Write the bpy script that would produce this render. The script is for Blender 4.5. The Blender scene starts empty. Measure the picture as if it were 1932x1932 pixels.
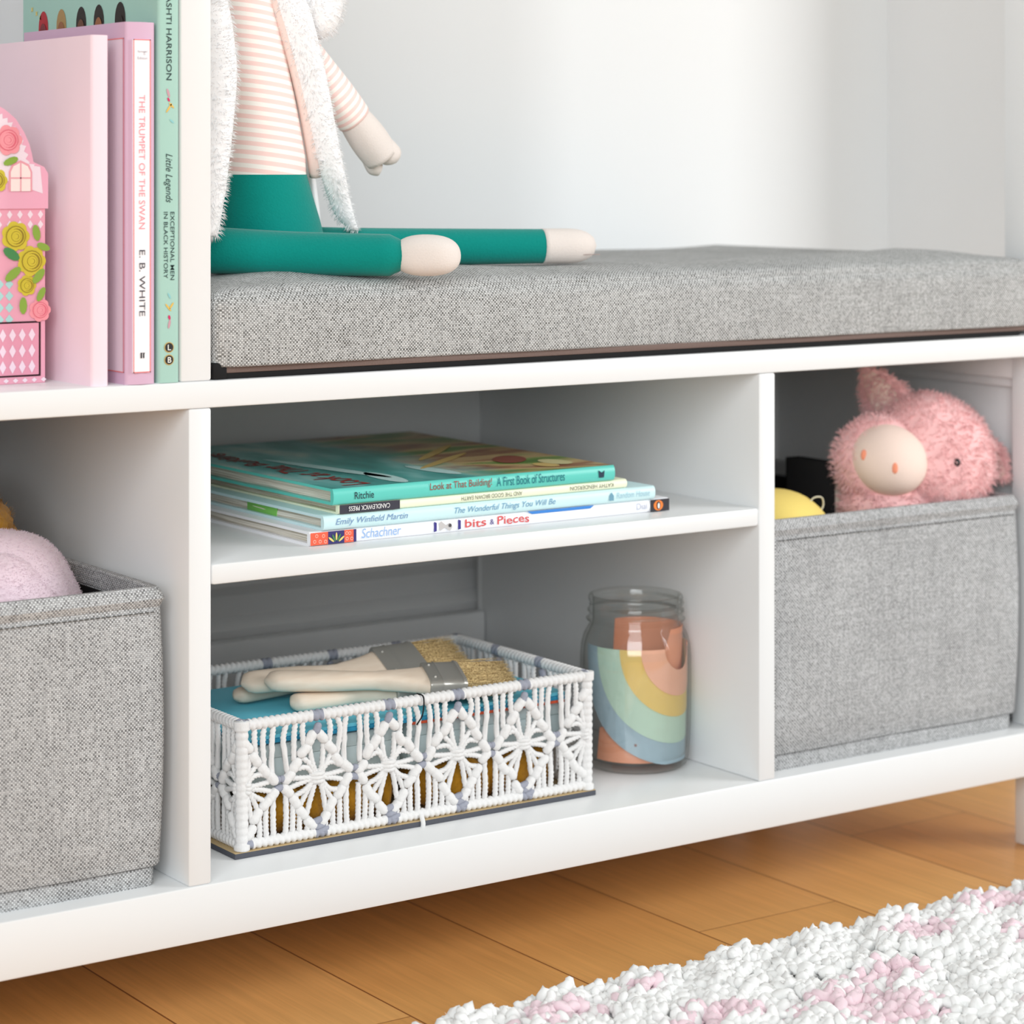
import bpy, bmesh, math, random
import numpy as np
from mathutils import Vector, Matrix, Euler
random.seed(7); RNG = np.random.default_rng(7)
S = bpy.context.scene
COL = S.collection
H = 0.5294            # height of the eye; most heights below are written relative to it

# ------------------------------------------------------------------ camera
cam_d = bpy.data.cameras.new('camera'); cam = bpy.data.objects.new('camera', cam_d); COL.objects.link(cam)
cam.location = (-0.70443, -1.33680, H)
cam.rotation_euler = (math.pi/2, 0, -math.atan2(0.569547, 0.821959))
cam_d.sensor_width = 36; cam_d.lens = 86.752; cam_d.shift_y = -(966-315)/1932
cam_d.dof.use_dof = True; cam_d.dof.focus_distance = 1.57; cam_d.dof.aperture_fstop = 8.0
cam_d.clip_start = 0.05
S.camera = cam
# ------------------------------------------------------------------ light
w = bpy.data.worlds.new('world'); S.world = w; w.use_nodes = True
w.node_tree.nodes['Background'].inputs[0].default_value = (0.97, 0.96, 0.89, 1)
w.node_tree.nodes['Background'].inputs[1].default_value = 0.48
def area(name, loc, target, size, power, color=(1,1,1), size_y=None):
    l = bpy.data.lights.new(name, 'AREA'); l.energy = power; l.color = color; l.size = size
    if size_y: l.shape = 'RECTANGLE'; l.size_y = size_y
    o = bpy.data.objects.new(name, l); COL.objects.link(o); o.location = loc
    o.rotation_euler = (Vector(target)-Vector(loc)).to_track_quat('-Z', 'Y').to_euler()
    return o
area('window_light_right', (2.5, -1.9, 1.25), (0.35, 0, 0.3), 1.3, 54, (0.97, 0.985, 1.0))
area('window_light_left', (-1.6, -2.3, 1.4), (0.3, 0, 0.3), 1.8, 57, (0.92, 0.965, 1.0))
vs = S.view_settings
vs.view_transform = 'Standard'; vs.look = 'None'; vs.gamma = 1; vs.use_curve_mapping = False; vs.exposure = 0.0

# ------------------------------------------------------------------ materials
def srgb(r, g, b):
    f = lambda c: (c/255/12.92) if c/255 <= .04045 else ((c/255+.055)/1.055)**2.4
    return (f(r), f(g), f(b), 1)
class NT:
    def __init__(s, name):
        s.m = bpy.data.materials.new(name); s.m.use_nodes = True
        s.t = s.m.node_tree; s.n = s.t.nodes; s.b = s.n['Principled BSDF']
    def node(s, typ, **kw):
        n = s.n.new(typ)
        for k, v in kw.items(): setattr(n, k, v)
        return n
    def link(s, a, b): s.t.links.new(a, b)
    def inp(s, sock, v):
        if isinstance(v, (int, float, tuple, list)): sock.default_value = v
        else: s.link(v, sock)
    def M(s, op, a, b=0.0, c=None):
        n = s.node('ShaderNodeMath', operation=op); s.inp(n.inputs[0], a); s.inp(n.inputs[1], b)
        if c is not None: s.inp(n.inputs[2], c)
        return n.outputs[0]
    def mix(s, f, a, b):
        n = s.node('ShaderNodeMix', data_type='RGBA'); s.inp(n.inputs[0], f); s.inp(n.inputs[6], a); s.inp(n.inputs[7], b)
        return n.outputs[2]
    def ramp(s, f, stops, interp='LINEAR'):
        n = s.node('ShaderNodeValToRGB'); s.inp(n.inputs[0], f); cr = n.color_ramp; cr.interpolation = interp
        while len(cr.elements) < len(stops): cr.elements.new(.5)
        for e, (p, c) in zip(cr.elements, stops): e.position = p; e.color = c
        return n.outputs[0]
    def noise(s, vec, scale, detail=2, rough=.5):
        n = s.node('ShaderNodeTexNoise'); s.link(vec, n.inputs['Vector']); n.inputs['Scale'].default_value = scale
        n.inputs['Detail'].default_value = detail; n.inputs['Roughness'].default_value = rough
        return n.outputs[0]
    def obj(s, scale=None):
        tc = s.node('ShaderNodeTexCoord'); v = tc.outputs['Object']
        if scale:
            mp = s.node('ShaderNodeMapping'); mp.inputs['Scale'].default_value = scale; s.link(v, mp.inputs[0]); v = mp.outputs[0]
        return v
    def bump(s, h, strength=.3, dist=.001):
        n = s.node('ShaderNodeBump'); n.inputs['Strength'].default_value = strength; n.inputs['Distance'].default_value = dist
        s.link(h, n.inputs['Height']); s.link(n.outputs[0], s.b.inputs['Normal'])
    def col(s, c): s.inp(s.b.inputs['Base Color'], c)
def plain(name, c, rough=.6, spec=.5, noise=0.0, nscale=200, bump=0.0, sheen=0.0):
    t = NT(name); t.b.inputs['Roughness'].default_value = rough; t.b.inputs['Specular IOR Level'].default_value = spec
    if sheen: t.b.inputs['Sheen Weight'].default_value = sheen
    if noise or bump:
        n = t.noise(t.obj(), nscale, 3)
        d = tuple(x*(1-noise) for x in c[:3])+(1,)
        t.col(t.mix(n, d, c))
        if bump: t.bump(n, bump)
    else: t.col(c)
    return t.m
white_paint = plain('white_paint', (.82, .832, .838, 1), .32, .45, .02, 3)
wall_paint = plain('wall_paint', (.80, .815, .82, 1), .75, .2, .02, 5)
wall_grey = plain('wall_paint_side', (.80, .795, .79, 1), .75, .2, .02, 5)
def fabric(name, light, dark, f=860.0, mixp=.5):
    t = NT(name); t.b.inputs['Roughness'].default_value = .95; t.b.inputs['Specular IOR Level'].default_value = .1
    uv = t.node('ShaderNodeUVMap'); sx = t.node('ShaderNodeSeparateXYZ'); t.link(uv.outputs[0], sx.inputs[0])
    wob = t.noise(uv.outputs[0], 60, 1)
    u = t.M('ADD', t.M('MULTIPLY', sx.outputs[0], f), t.M('MULTIPLY', wob, .9))
    v = t.M('ADD', t.M('MULTIPLY', sx.outputs[1], f), t.M('MULTIPLY', wob, .9))
    s = t.M('MULTIPLY', t.M('SINE', t.M('MULTIPLY', u, math.pi)), t.M('SINE', t.M('MULTIPLY', v, math.pi)))
    par = t.M('GREATER_THAN', s, 0.0)
    blob = t.M('POWER', t.M('ABSOLUTE', s), .6)
    fu, fv = t.M('FLOOR', u), t.M('FLOOR', v)
    def wn(a, b):
        n = t.node('ShaderNodeTexWhiteNoise', noise_dimensions='2D'); cb = t.node('ShaderNodeCombineXYZ')
        t.inp(cb.inputs[0], a); t.inp(cb.inputs[1], b); t.link(cb.outputs[0], n.inputs[0]); return n.outputs[0]
    def streak(sc):
        mp = t.node('ShaderNodeMapping'); mp.inputs['Scale'].default_value = sc; t.link(uv.outputs[0], mp.inputs[0]); return t.noise(mp.outputs[0], 1, 2, .6)
    cell = wn(fu, fv)
    cw = t.M('ADD', t.M('MULTIPLY', streak((420, 16, 1)), .75), t.M('MULTIPLY', cell, .25))
    cf = t.M('ADD', t.M('MULTIPLY', streak((16, 420, 1)), .5), t.M('MULTIPLY', cell, .5))
    warp = t.ramp(cw, [(.2, tuple(x*.7 for x in light[:3])+(1,)), (.5, light), (.8, tuple(min(1, x*1.2) for x in light[:3])+(1,))])
    weft = t.ramp(cf, [(.15, dark), (.6, tuple((a+b)*.5 for a, b in zip(dark[:3], light[:3]))+(1,)), (1, light)])
    c = t.mix(par, weft, warp)
    gap = t.M('ADD', t.M('MULTIPLY', blob, .55), .45)
    cc = t.node('ShaderNodeVectorMath', operation='SCALE'); t.link(c, cc.inputs[0]); t.link(gap, cc.inputs['Scale'])
    big = t.noise(uv.outputs[0], 22, 2)
    sc = t.node('ShaderNodeVectorMath', operation='SCALE'); t.link(cc.outputs[0], sc.inputs[0]); t.link(t.M('ADD', t.M('MULTIPLY', big, .3), .86), sc.inputs['Scale'])
    t.link(sc.outputs[0], t.b.inputs['Base Color'])
    t.bump(blob, .55, .0006)
    return t.m
grey_weave = fabric('grey_tweed', (.80, .81, .81, 1), (.09, .09, .08, 1))
bin_weave = fabric('grey_bin_tweed', (.79, .80, .81, 1), (.12, .12, .12, 1), 840)
def floor_mat():
    t = NT('bamboo_floor'); v = t.obj(); sx = t.node('ShaderNodeSeparateXYZ'); t.link(v, sx.inputs[0])
    px = t.M('DIVIDE', t.M('SUBTRACT', sx.outputs[0], .374), .127)
    fx = t.M('FLOOR', px); fr = t.M('FRACT', px)
    wn = t.node('ShaderNodeTexWhiteNoise', noise_dimensions='1D'); t.link(fx, wn.inputs['W'])
    off = t.M('MULTIPLY', wn.outputs[0], .9)
    # the plank from x=.374 has its end joint at y=-.007
    py = t.M('DIVIDE', t.M('ADD', sx.outputs[1], t.M('ADD', .007, t.M('MULTIPLY', off, t.M('GREATER_THAN', t.M('ABSOLUTE', fx), .5)))), .92)
    fy = t.M('FLOOR', py); fry = t.M('FRACT', py)
    cb = t.node('ShaderNodeCombineXYZ'); t.link(fx, cb.inputs[0]); t.link(fy, cb.inputs[1])
    w2 = t.node('ShaderNodeTexWhiteNoise', noise_dimensions='2D'); t.link(cb.outputs[0], w2.inputs[0])
    base = t.ramp(w2.outputs[0], [(0, srgb(208, 149, 86)), (.5, srgb(217, 161, 96)), (1, srgb(225, 170, 105))])
    mp = t.node('ShaderNodeMapping'); mp.inputs['Scale'].default_value = (1, .035, 1); t.link(v, mp.inputs[0])
    ad = t.node('ShaderNodeVectorMath', operation='ADD'); t.link(mp.outputs[0], ad.inputs[0]); t.link(w2.outputs[1], ad.inputs[1])
    g = t.noise(ad.outputs[0], 330, 4, .6); g2 = t.noise(ad.outputs[0], 70, 2)
    gg = t.M('ADD', t.M('MULTIPLY', g, .46), t.M('ADD', .64, t.M('MULTIPLY', g2, .26)))
    c = t.node('ShaderNodeVectorMath', operation='SCALE'); t.link(base, c.inputs[0]); t.link(gg, c.inputs['Scale'])
    ed = t.M('MINIMUM', fr, t.M('SUBTRACT', 1.0, fr)); seam = t.M('LESS_THAN', ed, .0055)
    ed2 = t.M('MINIMUM', fry, t.M('SUBTRACT', 1.0, fry)); seam2 = t.M('LESS_THAN', ed2, .0006)
    sm = t.M('MAXIMUM', seam, t.M('MULTIPLY', seam2, .8))
    t.col(t.mix(sm, c.outputs[0], srgb(140, 88, 48)))
    t.b.inputs['Roughness'].default_value = .3; t.b.inputs['Specular IOR Level'].default_value = .35
    t.bump(t.M('SUBTRACT', 1.0, sm), .4, .0006)
    return t.m
bamboo = floor_mat()
def stripes_mat():
    t = NT('striped_jersey'); uv = t.node('ShaderNodeUVMap'); sx = t.node('ShaderNodeSeparateXYZ'); t.link(uv.outputs[0], sx.inputs[0])
    s = t.M('MULTIPLY_ADD', t.M('SINE', t.M('MULTIPLY', sx.outputs[1], 2*math.pi)), .5, .5)
    f = t.ramp(s, [(.42, srgb(250, 246, 240)), (.58, srgb(249, 216, 210))]); t.col(f)
    t.b.inputs['Roughness'].default_value = .95
    t.bump(t.noise(t.obj(), 1500, 2), .15, .0004); return t.m
striped = stripes_mat()
def bristle_mat():
    t = NT('bristle'); n = t.noise(t.obj(), 900, 2); t.col(t.ramp(n, [(.3, srgb(120, 88, 40)), (.7, srgb(232, 206, 150))])); t.b.inputs['Roughness'].default_value = .6; return t.m
bristle = bristle_mat()
def wood_mat(name, a, b):
    t = NT(name); n = t.noise(t.obj((1, 3, 6)), 60, 3); t.col(t.mix(n, a, b)); t.b.inputs['Roughness'].default_value = .55; return t.m
pale_wood = wood_mat('pale_beech', srgb(222, 200, 178), srgb(240, 226, 208))
def pages_mat():
    t = NT('paper_pages'); sx = t.node('ShaderNodeSeparateXYZ'); t.link(t.obj((.02, .02, 1)), sx.inputs[0])
    n = t.noise(t.obj((.15, .15, 14)), 60, 3, .7); t.col(t.ramp(n, [(.35, srgb(176, 166, 148)), (.6, srgb(238, 232, 220))])); t.b.inputs['Roughness'].default_value = .9; t.bump(n, .5, .0006); return t.m
pages = pages_mat()
def glass_mat():
    t = NT('clear_glass'); n = t.n; 
    lw = t.node('ShaderNodeLayerWeight'); lw.inputs[0].default_value = .5; fr = t.M('ADD', .06, t.M('MULTIPLY', t.M('POWER', lw.outputs['Facing'], 5.0), .8))
    tr = t.node('ShaderNodeBsdfTransparent'); t.link(t.ramp(lw.outputs['Facing'], [(0, (.985, .99, .985, 1)), (.7, (.95, .955, .945, 1)), (.92, (.72, .735, .70, 1)), (1, (.38, .40, .36, 1))]), tr.inputs[0])
    gl = t.node('ShaderNodeBsdfGlossy'); gl.inputs['Roughness'].default_value = .03
    mx = t.node('ShaderNodeMixShader'); t.link(fr, mx.inputs[0]); t.link(tr.outputs[0], mx.inputs[1]); t.link(gl.outputs[0], mx.inputs[2])
    t.link(mx.outputs[0], n['Material Output'].inputs[0]); return t.m
glass = glass_mat()
def cover_art():
    t = NT('picture_book_cover'); v = t.obj((3, 1.2, 1)); n = t.noise(v, 7, 3, .6); n2 = t.noise(t.obj((1, 2.5, 1)), 9, 2)
    c1 = t.ramp(n, [(.3, srgb(52, 132, 128)), (.47, srgb(84, 176, 172)), (.56, srgb(132, 200, 198)), (.66, srgb(196, 222, 214))])
    c2 = t.ramp(n2, [(.3, srgb(70, 118, 58)), (.42, srgb(112, 148, 66)), (.5, srgb(212, 186, 132)), (.6, srgb(150, 94, 66)), (.75, srgb(226, 214, 160))])
    sx = t.node('ShaderNodeSeparateXYZ'); t.link(t.obj(), sx.inputs[0])
    f = t.ramp(t.M('ADD', sx.outputs[0], t.M('MULTIPLY', n, .09)), [(.045, (0, 0, 0, 1)), (.085, (1, 1, 1, 1))])
    t.col(t.mix(f, c1, c2)); t.b.inputs['Roughness'].default_value = .3; return t.m
art = cover_art()
def ferrule_mat():
    t = NT('dull_metal'); t.col(srgb(178, 176, 170)); t.b.inputs['Metallic'].default_value = .6; t.b.inputs['Roughness'].default_value = .38
    t.bump(t.noise(t.obj(), 500, 2), .1, .0003); return t.m
ferrule = ferrule_mat()
teal_cloth = plain('teal_cotton', srgb(0, 140, 130), .9, .15, .12, 700, .3, .15)
cream_cloth = plain('cream_cotton', srgb(232, 223, 217), .95, .1, .06, 900, .25)
white_fur = plain('white_fur', (.965, .965, .975, 1), .9, .1, .03, 300, 0, .3)
fur_lining = plain('peach_lining', srgb(248, 226, 218), .95, .1, .05, 400)
pig_pink = plain('pink_plush', srgb(255, 204, 204), .9, .1, .12, 120, 0, .3)
pig_snout = plain('cream_felt', srgb(244, 222, 210), .9, .1, .04, 600, .2)
peach = plain('peach_felt', srgb(250, 160, 130), .9, .1)
blush = plain('blush_fleece', srgb(236, 214, 224), .95, .1, .06, 500, .5, .3)
mustard = plain('mustard_wool', srgb(220, 158, 48), .95, .1, .35, 350, .6, .2)
yellow = plain('yellow_plush', srgb(252, 226, 130), .85, .15, .05, 500, .2)
rope_white = plain('white_cotton_rope', (.80, .795, .79, 1), .9, .15, .08, 600, .3)
rope_grey = plain('grey_cotton_rope', srgb(160, 163, 176), .9, .15, .15, 500, .3)
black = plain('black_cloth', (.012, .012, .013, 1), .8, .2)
brown_cloth = plain('brown_nonslip', srgb(128, 110, 104), .95, .1, .25, 900, .3)
pile_white = plain('white_yarn', (.90, .90, .89, 1), .95, .1, .05, 300, 0, .2)
pile_pink = plain('pink_yarn', srgb(242, 218, 225), .95, .1, .1, 300, 0, .2)
def C(r, g, b, rough=.5): 
    k = 'tint_%d_%d_%d' % (r, g, b)
    return bpy.data.materials.get(k) or plain(k, srgb(r, g, b), rough, .4)

# ------------------------------------------------------------------ mesh builder
class MB:
    def __init__(s): s.v = []; s.f = []; s.m = []; s.n = 0; s.uvs = {}
    def add(s, verts, faces, mat=0, uv=None):
        verts = np.asarray(verts, float).reshape(-1, 3); n = s.n
        s.v.append(verts); 
        for f in faces: s.f.append(tuple(i+n for i in f))
        s.m += [mat]*len(faces)
        if uv is not None:
            for i, q in enumerate(uv): s.uvs[n+i] = q
        s.n += len(verts); return s
    def verts(s): return np.concatenate(s.v)
    def box(s, x0, x1, y0, y1, z0, z1, bev=0.0, mat=0, seg=2):
        bm = bmesh.new(); bmesh.ops.create_cube(bm, size=1)
        for v in bm.verts: v.co = Vector(((x0+x1)/2+v.co.x*(x1-x0), (y0+y1)/2+v.co.y*(y1-y0), (z0+z1)/2+v.co.z*(z1-z0)))
        if bev: bmesh.ops.bevel(bm, geom=bm.edges[:]+bm.verts[:], offset=bev, segments=seg, profile=.5, affect='EDGES')
        s.bm(bm, mat); return s
    def bm(s, bm, mat=0):
        bm.verts.index_update()
        s.add([v.co[:] for v in bm.verts], [tuple(v.index for v in f.verts) for f in bm.faces], mat); bm.free()
    def loft(s, rings, cap=True, mat=0, uv=None, closed=True):
        rings = np.asarray(rings, float); k, m, _ = rings.shape; F = []
        for i in range(k-1):
            for j in range(m if closed else m-1):
                a, b = i*m+j, i*m+(j+1) % m; F.append((a, b, b+m, a+m))
        if cap and closed: F.append(tuple(range(m-1, -1, -1))); F.append(tuple((k-1)*m+j for j in range(m)))
        s.add(rings.reshape(-1, 3), F, mat, uv); return s
    def tube(s, path, rad, seg=8, mat=0, cap=True, lobes=0, twist=0.0, amp=.15, squash=1.0, up=None, uvf=None):
        P = np.asarray(path, float); n = len(P)
        R = np.asarray([rad(i/(n-1)) for i in range(n)] if callable(rad) else (rad if hasattr(rad, '__len__') else [rad]*n), float)
        T = np.gradient(P, axis=0); T /= np.linalg.norm(T, axis=1)[:, None]+1e-12
        u = np.array(up if up is not None else ((0, 0, 1) if abs(T[0][2]) < .9 else (0, 1, 0)), float)
        L = np.concatenate([[0], np.cumsum(np.linalg.norm(np.diff(P, axis=0), axis=1))]); rings = []; uv = []
        for i in range(n):
            u = u-T[i]*u.dot(T[i]); u /= np.linalg.norm(u)+1e-12; w_ = np.cross(T[i], u)
            for_ = []
            for j in range(seg):
                a = 2*math.pi*j/seg; r = R[i]
                if lobes: r *= 1+amp*math.cos(lobes*(a-twist*L[i]))
                for_.append(P[i]+u*math.cos(a)*r*squash+w_*math.sin(a)*r)
                if uvf: uv.append((j/seg, L[i]*uvf))
            rings.append(for_)
        s.loft(rings, cap, mat, uv if uvf else None); return s
    def blob(s, c, r, rot=None, mat=0, sub=3, fn=None, flat=None):
        bm = bmesh.new(); bmesh.ops.create_icosphere(bm, subdivisions=sub, radius=1)
        M_ = Matrix(rot) if rot is not None else Matrix.Identity(3)
        for v in bm.verts:
            d = v.co.copy(); k = fn(d) if fn else 1
            p = Vector((d.x*r[0]*k, d.y*r[1]*k, d.z*r[2]*k)); v.co = Vector(c)+M_ @ p
        s.bm(bm, mat); return s
    def disc(s, c, U, V, outline, off=0.0, mat=0):
        c = np.asarray(c, float); U = np.asarray(U, float); V = np.asarray(V, float); N = np.cross(U, V)
        pts = [c+U*a+V*b+N*off for a, b in outline]; s.add(pts, [tuple(range(len(pts)))], mat); return s
    def build(s, name, mats, parent=None, uv=False, smooth=True, loc=None, angle=40, **props):
        V = s.verts(); V = V+np.array([0, 0, H])
        if parent is not None: base = np.array(parent['_loc'])
        elif loc is not None: base = np.array([loc[0], loc[1], loc[2]+H])
        else:
            mn, mx = V.min(0), V.max(0); base = np.array([(mn[0]+mx[0])/2, (mn[1]+mx[1])/2, mn[2]])
        me = bpy.data.meshes.new(name); me.from_pydata((V-base).tolist(), [], s.f)
        for m in (mats if isinstance(mats, (list, tuple)) else [mats]): me.materials.append(m)
        me.polygons.foreach_set('material_index', s.m)
        if smooth: me.polygons.foreach_set('use_smooth', [True]*len(s.f))
        if uv or s.uvs:
            ul = me.uv_layers.new(name='UVMap'); dat = np.zeros((len(me.loops), 2)); li = 0
            for p in me.polygons:
                nx, ny, nz = (abs(q) for q in p.normal)
                for vi in p.vertices:
                    if vi in s.uvs: dat[li] = s.uvs[vi]
                    else:
                        x, y, z = V[vi]
                        dat[li] = (x, y) if nz >= nx and nz >= ny else ((x, z) if ny >= nx else (y, z))
                    li += 1
            ul.data.foreach_set('uv', dat.ravel())
        me.validate(); me.update()
        if smooth and angle < 180: me.set_sharp_from_angle(angle=math.radians(angle))
        o = bpy.data.objects.new(name, me); COL.objects.link(o)
        if parent is not None: o.parent = parent
        else: o.location = base
        o['_loc'] = tuple(base) if parent is None else tuple(parent['_loc'])
        for k, v in props.items(): o[k] = v
        return o
def thing(name, label, cat, loc, group=None):
    o = bpy.data.objects.new(name, None); COL.objects.link(o); o.empty_display_size = .02
    o.location = (loc[0], loc[1], loc[2]+H); o['_loc'] = tuple(o.location); o['label'] = label; o['category'] = cat
    if group: o['group'] = group
    return o
def spline(pts, n):
    P = [np.array(p, float) for p in pts]; P = [2*P[0]-P[1]]+P+[2*P[-1]-P[-2]]; out = []
    segs = len(P)-3
    for i in range(n):
        t = i/(n-1)*segs; k = min(int(t), segs-1); t -= k; a, b, c, d = P[k:k+4]
        out.append(.5*((2*b)+(-a+c)*t+(2*a-5*b+4*c-d)*t*t+(-a+3*b-3*c+d)*t**3))
    return out
def fur(mb, n, length, width, mat=0, droop=.4, jit=.6, seed=1, keep=None, comb=None, flip=True):
    V = mb.verts(); tris = []
    for f in mb.f:
        for i in range(1, len(f)-1): tris.append((f[0], f[i], f[i+1]))
    T = np.array(tris); A, B, Cc = V[T[:, 0]], V[T[:, 1]], V[T[:, 2]]; cr = np.cross(B-A, Cc-A); ar = np.linalg.norm(cr, axis=1)
    rg = np.random.default_rng(seed); idx = rg.choice(len(T), n, p=ar/ar.sum()); N = cr[idx]/(ar[idx][:, None]+1e-12)
    a, b = rg.random(n), rg.random(n); k = a+b > 1; a[k] = 1-a[k]; b[k] = 1-b[k]
    P = A[idx]+(B[idx]-A[idx])*a[:, None]+(Cc[idx]-A[idx])*b[:, None]
    if flip and (N*(P-V.mean(0))).sum() < 0: N = -N
    if keep is not None: m = keep(P, N); P, N = P[m], N[m]; n = len(P)
    # tufts share a direction
    ph = P*260; clump = np.stack([np.sin(ph[:, 1]+1.3*np.sin(ph[:, 2])), np.sin(ph[:, 2]+1.7*np.sin(ph[:, 0])), np.sin(ph[:, 0]+1.1*np.sin(ph[:, 1]))], 1)
    D = N+clump*jit*.7+rg.normal(size=(n, 3))*jit*.35
    if comb is not None: D += np.array(comb)
    D /= np.linalg.norm(D, axis=1)[:, None]
    L = length*(.6+.6*rg.random(n))[:, None]
    side = np.cross(D, rg.normal(size=(n, 3))); side /= np.linalg.norm(side, axis=1)[:, None]; s2 = np.cross(D, side)
    g = np.array([0, 0, -1.])*droop
    p1 = P+D*L*.5+g*L*.12; p2 = P+D*L+g*L*.5
    w_ = width
    vs_ = np.concatenate([np.stack([P-D*L*.1+side*w_, P-D*L*.1-side*w_*.5+s2*w_*.87, P-D*L*.1-side*w_*.5-s2*w_*.87], 1),
                          np.stack([p1+side*w_*.8, p1-side*w_*.4+s2*w_*.7, p1-side*w_*.4-s2*w_*.7], 1), p2[:, None, :]], 1)
    F = []
    for i in range(n):
        o = i*7
        F += [(o, o+1, o+4, o+3), (o+1, o+2, o+5, o+4), (o+2, o, o+3, o+5), (o+3, o+4, o+6), (o+4, o+5, o+6), (o+5, o+3, o+6)]
    mb.add(vs_.reshape(-1, 3), F, mat); return mb
_tc = {}
def text2d(s, bold=0.0, shear=0.0):
    key = (s, bold, shear)
    if key not in _tc:
        c = bpy.data.curves.new('t', 'FONT'); c.body = s; c.size = 1; c.offset = bold; c.shear = shear; c.resolution_u = 4
        o = bpy.data.objects.new('t', c); COL.objects.link(o); bpy.context.view_layer.update()
        me = bpy.data.meshes.new_from_object(o.evaluated_get(bpy.context.evaluated_depsgraph_get()))
        V = np.array([v.co[:2] for v in me.vertices]); F = [tuple(p.vertices) for p in me.polygons]
        bpy.data.objects.remove(o); bpy.data.curves.remove(c); bpy.data.meshes.remove(me)
        V = (V-V.min(0))/(V.max(0)-V.min(0)); _tc[key] = (V, F)
    return _tc[key]
def write(mb, s, origin, U, V, w_, h, mat=0, bold=0.0, shear=0.0, wob=0.0, off=.00025):
    """letters of s filling the w_ x h box from origin along unit vectors U (reading) and V (up)"""
    P, F = text2d(s, bold, shear); U = np.array(U, float); V = np.array(V, float); N = np.cross(U, V)
    dv = wob*np.sin(P[:, 0]*len(s)*1.9)
    pts = np.array(origin)+np.outer(P[:, 0]*w_, U)+np.outer(P[:, 1]*h+dv, V)+N*off
    mb.add(pts, F, mat)
def ell(a, b, n=16, cx=0, cy=0, rot=0):
    c, s = math.cos(rot), math.sin(rot)
    return [(cx+a*math.cos(t)*c-b*math.sin(t)*s, cy+a*math.cos(t)*s+b*math.sin(t)*c) for t in (2*math.pi*i/n for i in range(n))]

# ------------------------------------------------------------------ the room
FL = -H
m = MB(); m.box(-2.2, 3.2, -3.2, .42, FL-.03, FL); m.build('floor', bamboo, smooth=False, kind='structure', loc=(0, 0, FL))
m = MB(); m.box(-2.2, 3.2, .40, .46, FL, 1.8); m.build('wall_back', wall_paint, smooth=False, kind='structure')
m = MB(); m.box(.937, 1.02, .235, .40, FL, 1.8); m.build('wall_right', wall_grey, smooth=False, kind='structure')
m = MB()   # moulded skirting
prof = [(.400, 0), (.386, 0), (.386, .135), (.384, .150), (.378, .158), (.378, .166), (.385, .176), (.385, .192), (.380, .200), (.380, .208), (.388, .216), (.393, .222), (.400, .226)]
m.loft([[(x, y, FL+z) for y, z in prof] for x in (-2.2, .937)]); m.build('baseboard_back', white_paint, smooth=True, kind='structure', angle=25)

# ------------------------------------------------------------------ the bench
bench = thing('storage_bench', 'white painted storage bench with cubbies, legs and a tall bookcase side', 'bench', (.2, .17, FL))
BV = .0016
def part(name, x0, x1, y0, y1, z0, z1, bev=BV, mat=white_paint, **k):
    return MB().box(x0, x1, y0, y1, z0, z1, bev).build(name, mat, bench, **k)
XR = .720
part('seat_board', -.34, .765, 0, .353, -.1465, -.1298)
part('base_board', -.34, .765, 0, .353, -.4700, -.4356)
part('divider', -.0155, 0, .0005, .353, -.4357, -.1464)
part('divider', .4352, .4504, .0005, .353, -.4357, -.1464)
part('shelf', .0001, .4351, .0003, .345, -.2545, -.2415, .0022)
part('back_panel', .0001, .4351, .3530, .3590, -.2545, -.1465)
part('back_panel', -.32, -.0001, .3530, .3590, -.4356, -.1465)
part('back_panel', .4353, .72, .3530, .3590, -.4356, -.1465)
part('back_rail', .0001, .4351, .3450, .3590, -.4356, -.3650, .003)
part('side_panel', .7310, .7440, .0300, .322, -.4357, -.1464)
part('side_panel', -.34, -.322, 0, .353, -.4357, -.1464)
part('corner_post', XR, .760, .0005, .0310, -.4357, -.1464)
part('corner_post', XR, .760, .322, .353, -.4357, -.1464)
part('side_rail', .7215, .7312, .0309, .3221, -.1660, -.1464, .001)
part('side_rail', .7265, .7312, .0309, .3221, -.1735, -.1659, .001)
MB().tube([(.7216, .1235, -.156), (.7195, .1235, -.156)], .0028, 12).build('screw', ferrule, bench)
for x, y in ((XR, 0), (XR, .325), (-.34, 0), (-.34, .325)):
    part('leg', x, x+.04, y+.0005, y+.0278, FL, -.4699)
part('bookcase_side', -.0208, 0, .0005, .353, -.1299, .78)
part('bookcase_side', -.34, -.322, .0005, .353, -.1299, .78)
part('bookcase_back', -.322, -.0209, .347, .353, -.1299, .78)
part('bookcase_top', -.34, 0, 0, .353, .78, .80)
part('upright_post', .7200, .760, .0005, .0390, -.1299, .78)
part('top_rail', .0, .765, 0, .02, .78, .80)

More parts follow.
